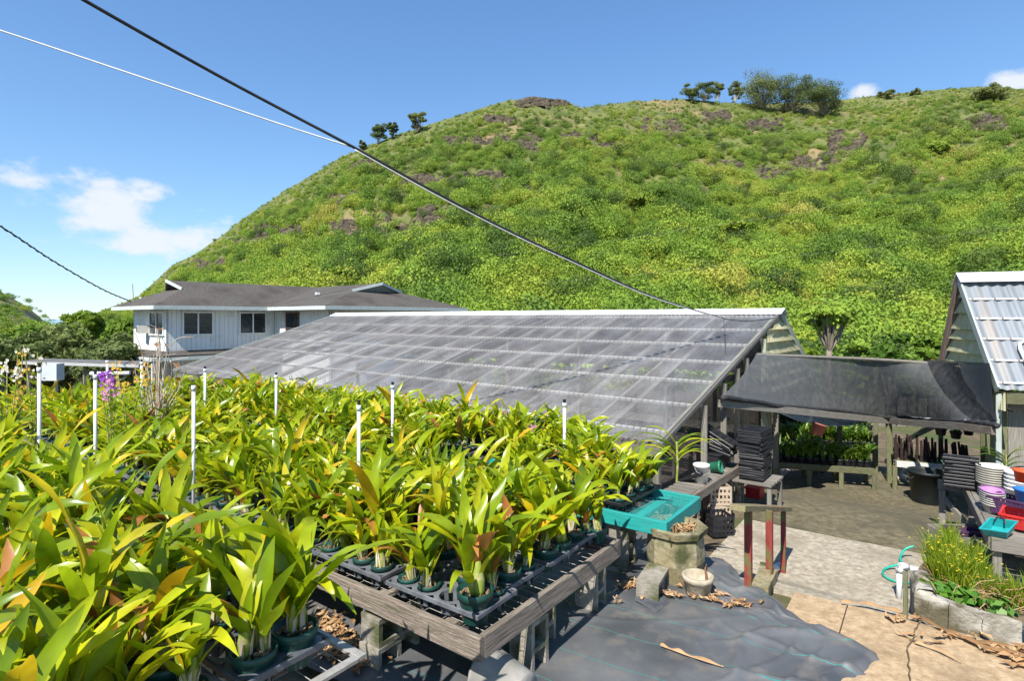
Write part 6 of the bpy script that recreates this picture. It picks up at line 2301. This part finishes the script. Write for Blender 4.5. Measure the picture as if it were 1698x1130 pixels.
# long white pipes of the far pergola and its posts
for k, (x0, y0, x1, y1, d) in enumerate(((1440, 699, 1700, 712, 12.9), (1480, 692, 1640, 700, 13.6))):
    tag(MB().tube([atd(x0, y0, d), atd(x1, y1, d)], .03, 8).build('overhead_pipe', PVC), ('lower', 'upper')[k] + ' white pipe running under the far side of the canopy', 'pipe')
fence = thing('boundary_fence', 'pale board fence far behind the nursery benches', 'fence', Vector((12, 19, zg(12, 19))))
for k in range(46):
    x = 5.6 + .30 * k; y = 19.4 - .05 * k
    z0 = zg(x, y)
    bar('board', (x, y, z0 - .05), (x, y, z0 + .9 + .02 * math.sin(k * 2.2)), .02, .285, WOODG if k % 4 else WOOD, fence, (1, 0, 0))
for z in (.25, .7):
    bar('rail', (5.5, 19.46, zg(6, 19) + z), (19.2, 17.2, zg(6, 19) + z), .04, .08, WOODG, fence)

# ================================================================== FLOWER SPRAYS AT LEFT
ORB, PURB, PINK = mat('orange_petals', (.62, .33, .03), (.72, .45, .08), 30, .6, trans=.2), mat('purple_petals', (.22, .03, .36), (.35, .07, .5), 30, .6, trans=.2), mat('pink_petals', (.5, .18, .36), (.62, .3, .48), 30, .6, trans=.2)
WHP = mat('white_petals', (.6, .55, .45), (.72, .68, .6), 30, .6, trans=.2)


def spray(label, p, h, n, m, seed, leafm=LEAF, bloom_span=.4, spread=.12, stems=3, size=.02):
    r = random.Random(seed)
    t_ = thing('flower_spray', label, 'flowers', p, 0, 'flowering orchids at the far left')
    mb, ml, mf = MB(), MB(), MB()
    for s in range(stems):
        tp = Vector((r.uniform(-spread, spread) * 2, r.uniform(-spread, spread), h * r.uniform(.8, 1.05)))
        mid = Vector((tp.x * .35, tp.y * .3, h * .5))
        P = smooth_path([Vector((0, 0, 0)), mid, tp], 8)
        mb.tube(P, .006, 5)
        for k, c in enumerate(P):
            if k / len(P) < 1 - bloom_span:
                for sg in (-1, 1):
                    d = Vector((sg * r.uniform(.07, .12), r.uniform(-.05, .05), .07))
                    w = Vector((0, .012, .008))
                    ml.add([c, c + d * .5 + w, c + d, c + d * .5 - w], [(0, 1, 2, 3)])
        for k in range(n // stems):
            c = P[int(len(P) * (1 - bloom_span * r.random())) - 1] + Vector((r.gauss(0, .035), r.gauss(0, .03), r.gauss(0, .02)))
            for pt_ in range(5):
                a = pt_ * 1.257 + r.random()
                d = Vector((math.cos(a), -.3, math.sin(a))) * size
                w = Vector((-math.sin(a), 0, math.cos(a))) * size * .42
                mf.add([c, c + d * .6 + w, c + d, c + d * .6 - w], [(0, 1, 2, 3)])
    I = Matrix.Identity(4)
    obj('stems', mb.mesh('stems', BULB), t_, I, True); obj('leaves', ml.mesh('leaves', leafm), t_, I, True); obj('flowers', mf.mesh('flowers', m), t_, I, True)['kind'] = 'stuff'


def fieldpt(px, d, z=.6):
    return Vector(((px - 849) / FPX * d, d, z))


spray('upright spray of small orange orchids left of the bare twig bush', fieldpt(212, 7.2), CAMZ - (597 - HOR) / FPX * 7.2 - .6, 40, ORB, 1, bloom_span=.2, spread=.16)
spray('cluster of orange orchids beside the white riser under the house', fieldpt(237, 7.6), CAMZ - (596 - HOR) / FPX * 7.6 - .6, 26, ORB, 2, bloom_span=.18, spread=.04)
spray('bright purple orchid flowers among the leaves at left', fieldpt(180, 6.8), CAMZ - (600 - HOR) / FPX * 6.8 - .6, 60, PURB, 3, bloom_span=.18, spread=.05, size=.022)
spray('pinkish purple orchid flowers low among the leaves below the purple ones', fieldpt(184, 6.0), CAMZ - (632 - HOR) / FPX * 6.0 - .6, 30, PINK, 4, bloom_span=.12, spread=.06)
spray('tall yellow flowered spray near the left edge', fieldpt(30, 6.4), CAMZ - (580 - HOR) / FPX * 6.4 - .6, 50, ORB, 5, bloom_span=.4, spread=.06)
spray('tall leafy cane with pale yellow tips right of the left edge spray', fieldpt(58, 6.6), CAMZ - (572 - HOR) / FPX * 6.6 - .6, 24, WHP, 6, bloom_span=.25, spread=.05)
spray('cluster of white orchids at the left edge', fieldpt(14, 6.2), CAMZ - (606 - HOR) / FPX * 6.2 - .6, 50, WHP, 7, bloom_span=.12, spread=.12)
spray('small pink bloom on the spiky orchid before the clear roof', fieldpt(886, 6.7, .8), CAMZ - (698 - HOR) / FPX * 6.7 - .8, 8, PINK, 8, bloom_span=.1, spread=.02, stems=1)
# bare twig bush
r = random.Random(19)
tb_ = thing('twig_bush', 'bare whitish twiggy bush in front of the house wall', 'bush', fieldpt(262, 8.0))
TWG = mat('bleached_twig', (.40, .33, .25), (.56, .50, .42), 20, .9, c3=(.25, .15, .08), s3=6)
mb, ml = MB(), MB()
k8 = 8.0 / FPX
for k in range(26):
    tx, ty = r.uniform(-48, 40), r.uniform(8, 135)
    if abs(tx) < 15: ty = r.uniform(60, 138)
    tp = Vector((tx * k8 * 1.0, r.uniform(-.2, .2), .55 + ty * k8))
    P = smooth_path([Vector((r.uniform(-.06, .06), 0, 0)), Vector((tp.x * .35 + r.uniform(-.05, .05), tp.y * .4, tp.z * .5)), Vector((tp.x * .8 + r.uniform(-.07, .07), tp.y * .8, tp.z * .85)), tp], 5)
    mb.tube(P, .008, 5, rs=[.011 * (1 - .75 * i / len(P)) for i in range(len(P))])
    for c in P[5:]:
        if r.random() < .28:
            d = Vector((r.uniform(-.08, .08), r.uniform(-.03, .03), r.uniform(-.02, .07))); w = Vector((.01, 0, .012))
            ml.add([c, c + d * .5 + w, c + d, c + d * .5 - w], [(0, 1, 2, 3)])
        if r.random() < .2:
            e = c + Vector((r.uniform(-.12, .12), r.uniform(-.05, .05), r.uniform(0, .12)))
            mb.tube([c, e], .003, 4)
# two long looping twigs
for (x1, y1, x2, y2) in ((30, 112, 58, 122), (20, 75, 50, 88)):
    P = smooth_path([Vector((0, 0, .5)), Vector((x1 * k8 * .6, 0, .5 + y1 * k8 * .8)), Vector((x1 * k8, 0, .55 + y1 * k8)), Vector((x2 * k8, 0, .5 + y2 * k8))], 7)
    mb.tube(P, .005, 4)
obj('twigs', mb.mesh('twigs', TWG), tb_, Matrix.Identity(4), True)
obj('leaves', ml.mesh('twig_leaves', LEAFB), tb_, Matrix.Identity(4), True)

# ================================================================== WIRES
def wire(label, pts, rad, m, twist=0.0, name='overhead_cable', n=8):
    P = smooth_path([Vector(p) for p in pts], 10)
    mb = MB().tube(P, rad, 7)
    if twist:
        Q = []
        for i in range(len(P) - 1):
            for k in range(8):
                t = (i * 8 + k)
                c = P[i].lerp(P[i + 1], k / 8)
                Q.append(c + Vector((math.cos(t * .55), 0, math.sin(t * .55))) * rad * 1.3)
        mb.tube(Q, rad * .7, 5)
    return tag(mb.build(name, m, None, True), label, 'cable', 'overhead cables')


rp = gp(.35, GS - .55, roof_z(GS - .55) + .1)
wire('thick black cable sloping from the top left down to the greenhouse ridge', [atd(-60, -120, 5.0), atd(140, 0, 5.6), atd(380, 135, 6.6), atd(590, 246, 7.4), atd(720, 318, 7.9), atd(850, 386, 8.5), atd(960, 437, 9.1), atd(1060, 483, 9.8), atd(1130, 508, 10.3), atd(1200, 529, 10.8)], .0185, CABLE)
wire('pale grey cable meeting the black one from the left edge', [atd(-200, -12, 6.6), atd(0, 50, 7.0), atd(250, 133, 7.2), atd(460, 204, 7.35), atd(588, 245, 7.42)], .010, CABLEW)
wire('white strand running under the thick black cable to the ridge', [atd(588, 248, 7.38), atd(720, 322, 7.86), atd(850, 389, 8.46), atd(960, 440, 9.05), atd(1060, 485, 9.75), atd(1130, 509, 10.26), atd(1200, 530, 10.76)], .0085, CABLEW)
wire('short thin black wire from the cable end to the gable', [atd(1200, 529, 10.8), atd(1240, 533, 10.9), atd(1284, 528, 11.2)], .008, CABLE)
wire('thin wire hanging straight down over the clear roof', [atd(1200, 529, 10.78), atd(1202, 570, 10.2), atd(1206, 622, 9.6)], .004, CABLE)
wire('twisted black service cable from the left edge to the house roof', [atd(-150, 290, 14), atd(0, 375, 17), atd(90, 434, 21), atd(170, 480, 25.5), atd(217, 500, 29)], .022, CABLE, .5)
wire('thin far power line crossing the lower hillside', [atd(820, 424, 60), atd(1200, 372, 62), atd(1700, 285, 60), atd(1900, 240, 60)], .006, WIREM)
wire('second thin far power line just below the first', [atd(900, 470, 60), atd(1200, 440, 62), atd(1700, 372, 60), atd(1900, 330, 60)], .005, WIREM)

# ================================================================== LEAF LITTER
def litter(name, label, blobs, n, seed, L=(.05, .14), m=LITTER, zoff=.075):
    r = random.Random(seed)
    mb = MB()
    for k in range(n):
        cx, cy, rx, ry = r.choice(blobs)
        px, py = cx + r.gauss(0, .5) * rx, cy + r.gauss(0, .5) * ry
        p = gr(px, py) + Vector((0, 0, zoff + r.uniform(0, .02)))
        a = r.uniform(0, 6.28); l = r.uniform(*L); w = l * r.uniform(.12, .24)
        d = Vector((math.cos(a), math.sin(a), 0)); s = Vector((-d.y, d.x, 0))
        up = Vector((0, 0, r.uniform(.005, .03)))
        mb.add([p - d * l * .5, p - d * l * .1 + s * w + up, p + d * l * .2 + up * .4, p - d * l * .1 - s * w + up * .7, p + d * l * .5 + up, p + d * l * .2 + s * w * .8], [(0, 1, 2, 3), (1, 5, 4, 2)])
    return tag(mb.build(name, m), label, 'dead leaves', kind='stuff')


litter('leaf_litter', 'brown dead leaves drifted around the pot and block feet', [(1110, 1000, 30, 10), (1180, 1005, 40, 10), (1215, 1020, 40, 6), (1000, 1010, 50, 12), (1050, 985, 25, 8), (1150, 980, 30, 6)], 150, 1, (.035, .13))
litter('bench_litter', 'brown dead leaves lying under the central bench front', [(560, 1090, 50, 25), (600, 1110, 30, 20), (540, 1060, 40, 25)], 300, 2)
litter('paving_litter', 'few dry brown leaves along the planter wall foot', [(1560, 1070, 60, 6), (1660, 1090, 50, 6), (1500, 1040, 20, 4), (1690, 1110, 20, 10)], 70, 3, zoff=.05)


def strip(label, pts, w, z=.08):
    w *= .6
    P = smooth_path([gr(x, y) + Vector((0, 0, z)) for x, y in pts], 6)
    mb = MB()
    for i, p in enumerate(P):
        d = (P[min(i + 1, len(P) - 1)] - P[max(i - 1, 0)]).normalized(); s = Vector((-d.y, d.x, 0))
        ww = w * math.sin(math.pi * (.06 + .88 * i / (len(P) - 1))) ** .6
        mb.v += [tuple(p - s * ww), tuple(p + Vector((0, 0, .014 + .01 * math.sin(i)))), tuple(p + s * ww)]
    for i in range(len(P) - 1):
        for j in range(2):
            a = i * 3 + j; mb.f.append((a, a + 1, a + 4, a + 3))
    tag(mb.build('palm_leaf', LITTER, None, True), label, 'dead leaf', 'long dry leaves on the ground')


strip('long dry strap leaf lying across the front of the ground cloth', [(1095, 1090), (1118, 1098), (1150, 1110), (1200, 1127)], .018)
strip('long dry leaf along the top edge of the tan paving', [(1395, 1012), (1430, 1013), (1470, 1022), (1505, 1032)], .03, .06)
strip('broad dry leaf curling along the planter wall foot', [(1530, 1040), (1570, 1060), (1620, 1078), (1698, 1090)], .035, .06)
strip('thin dry leaf stalk lying on the tan paving', [(1518, 1080), (1550, 1090), (1595, 1112)], .012, .055)
strip('second dry leaf near the planter wall at the right edge', [(1600, 1075), (1650, 1094), (1720, 1108)], .04, .07)
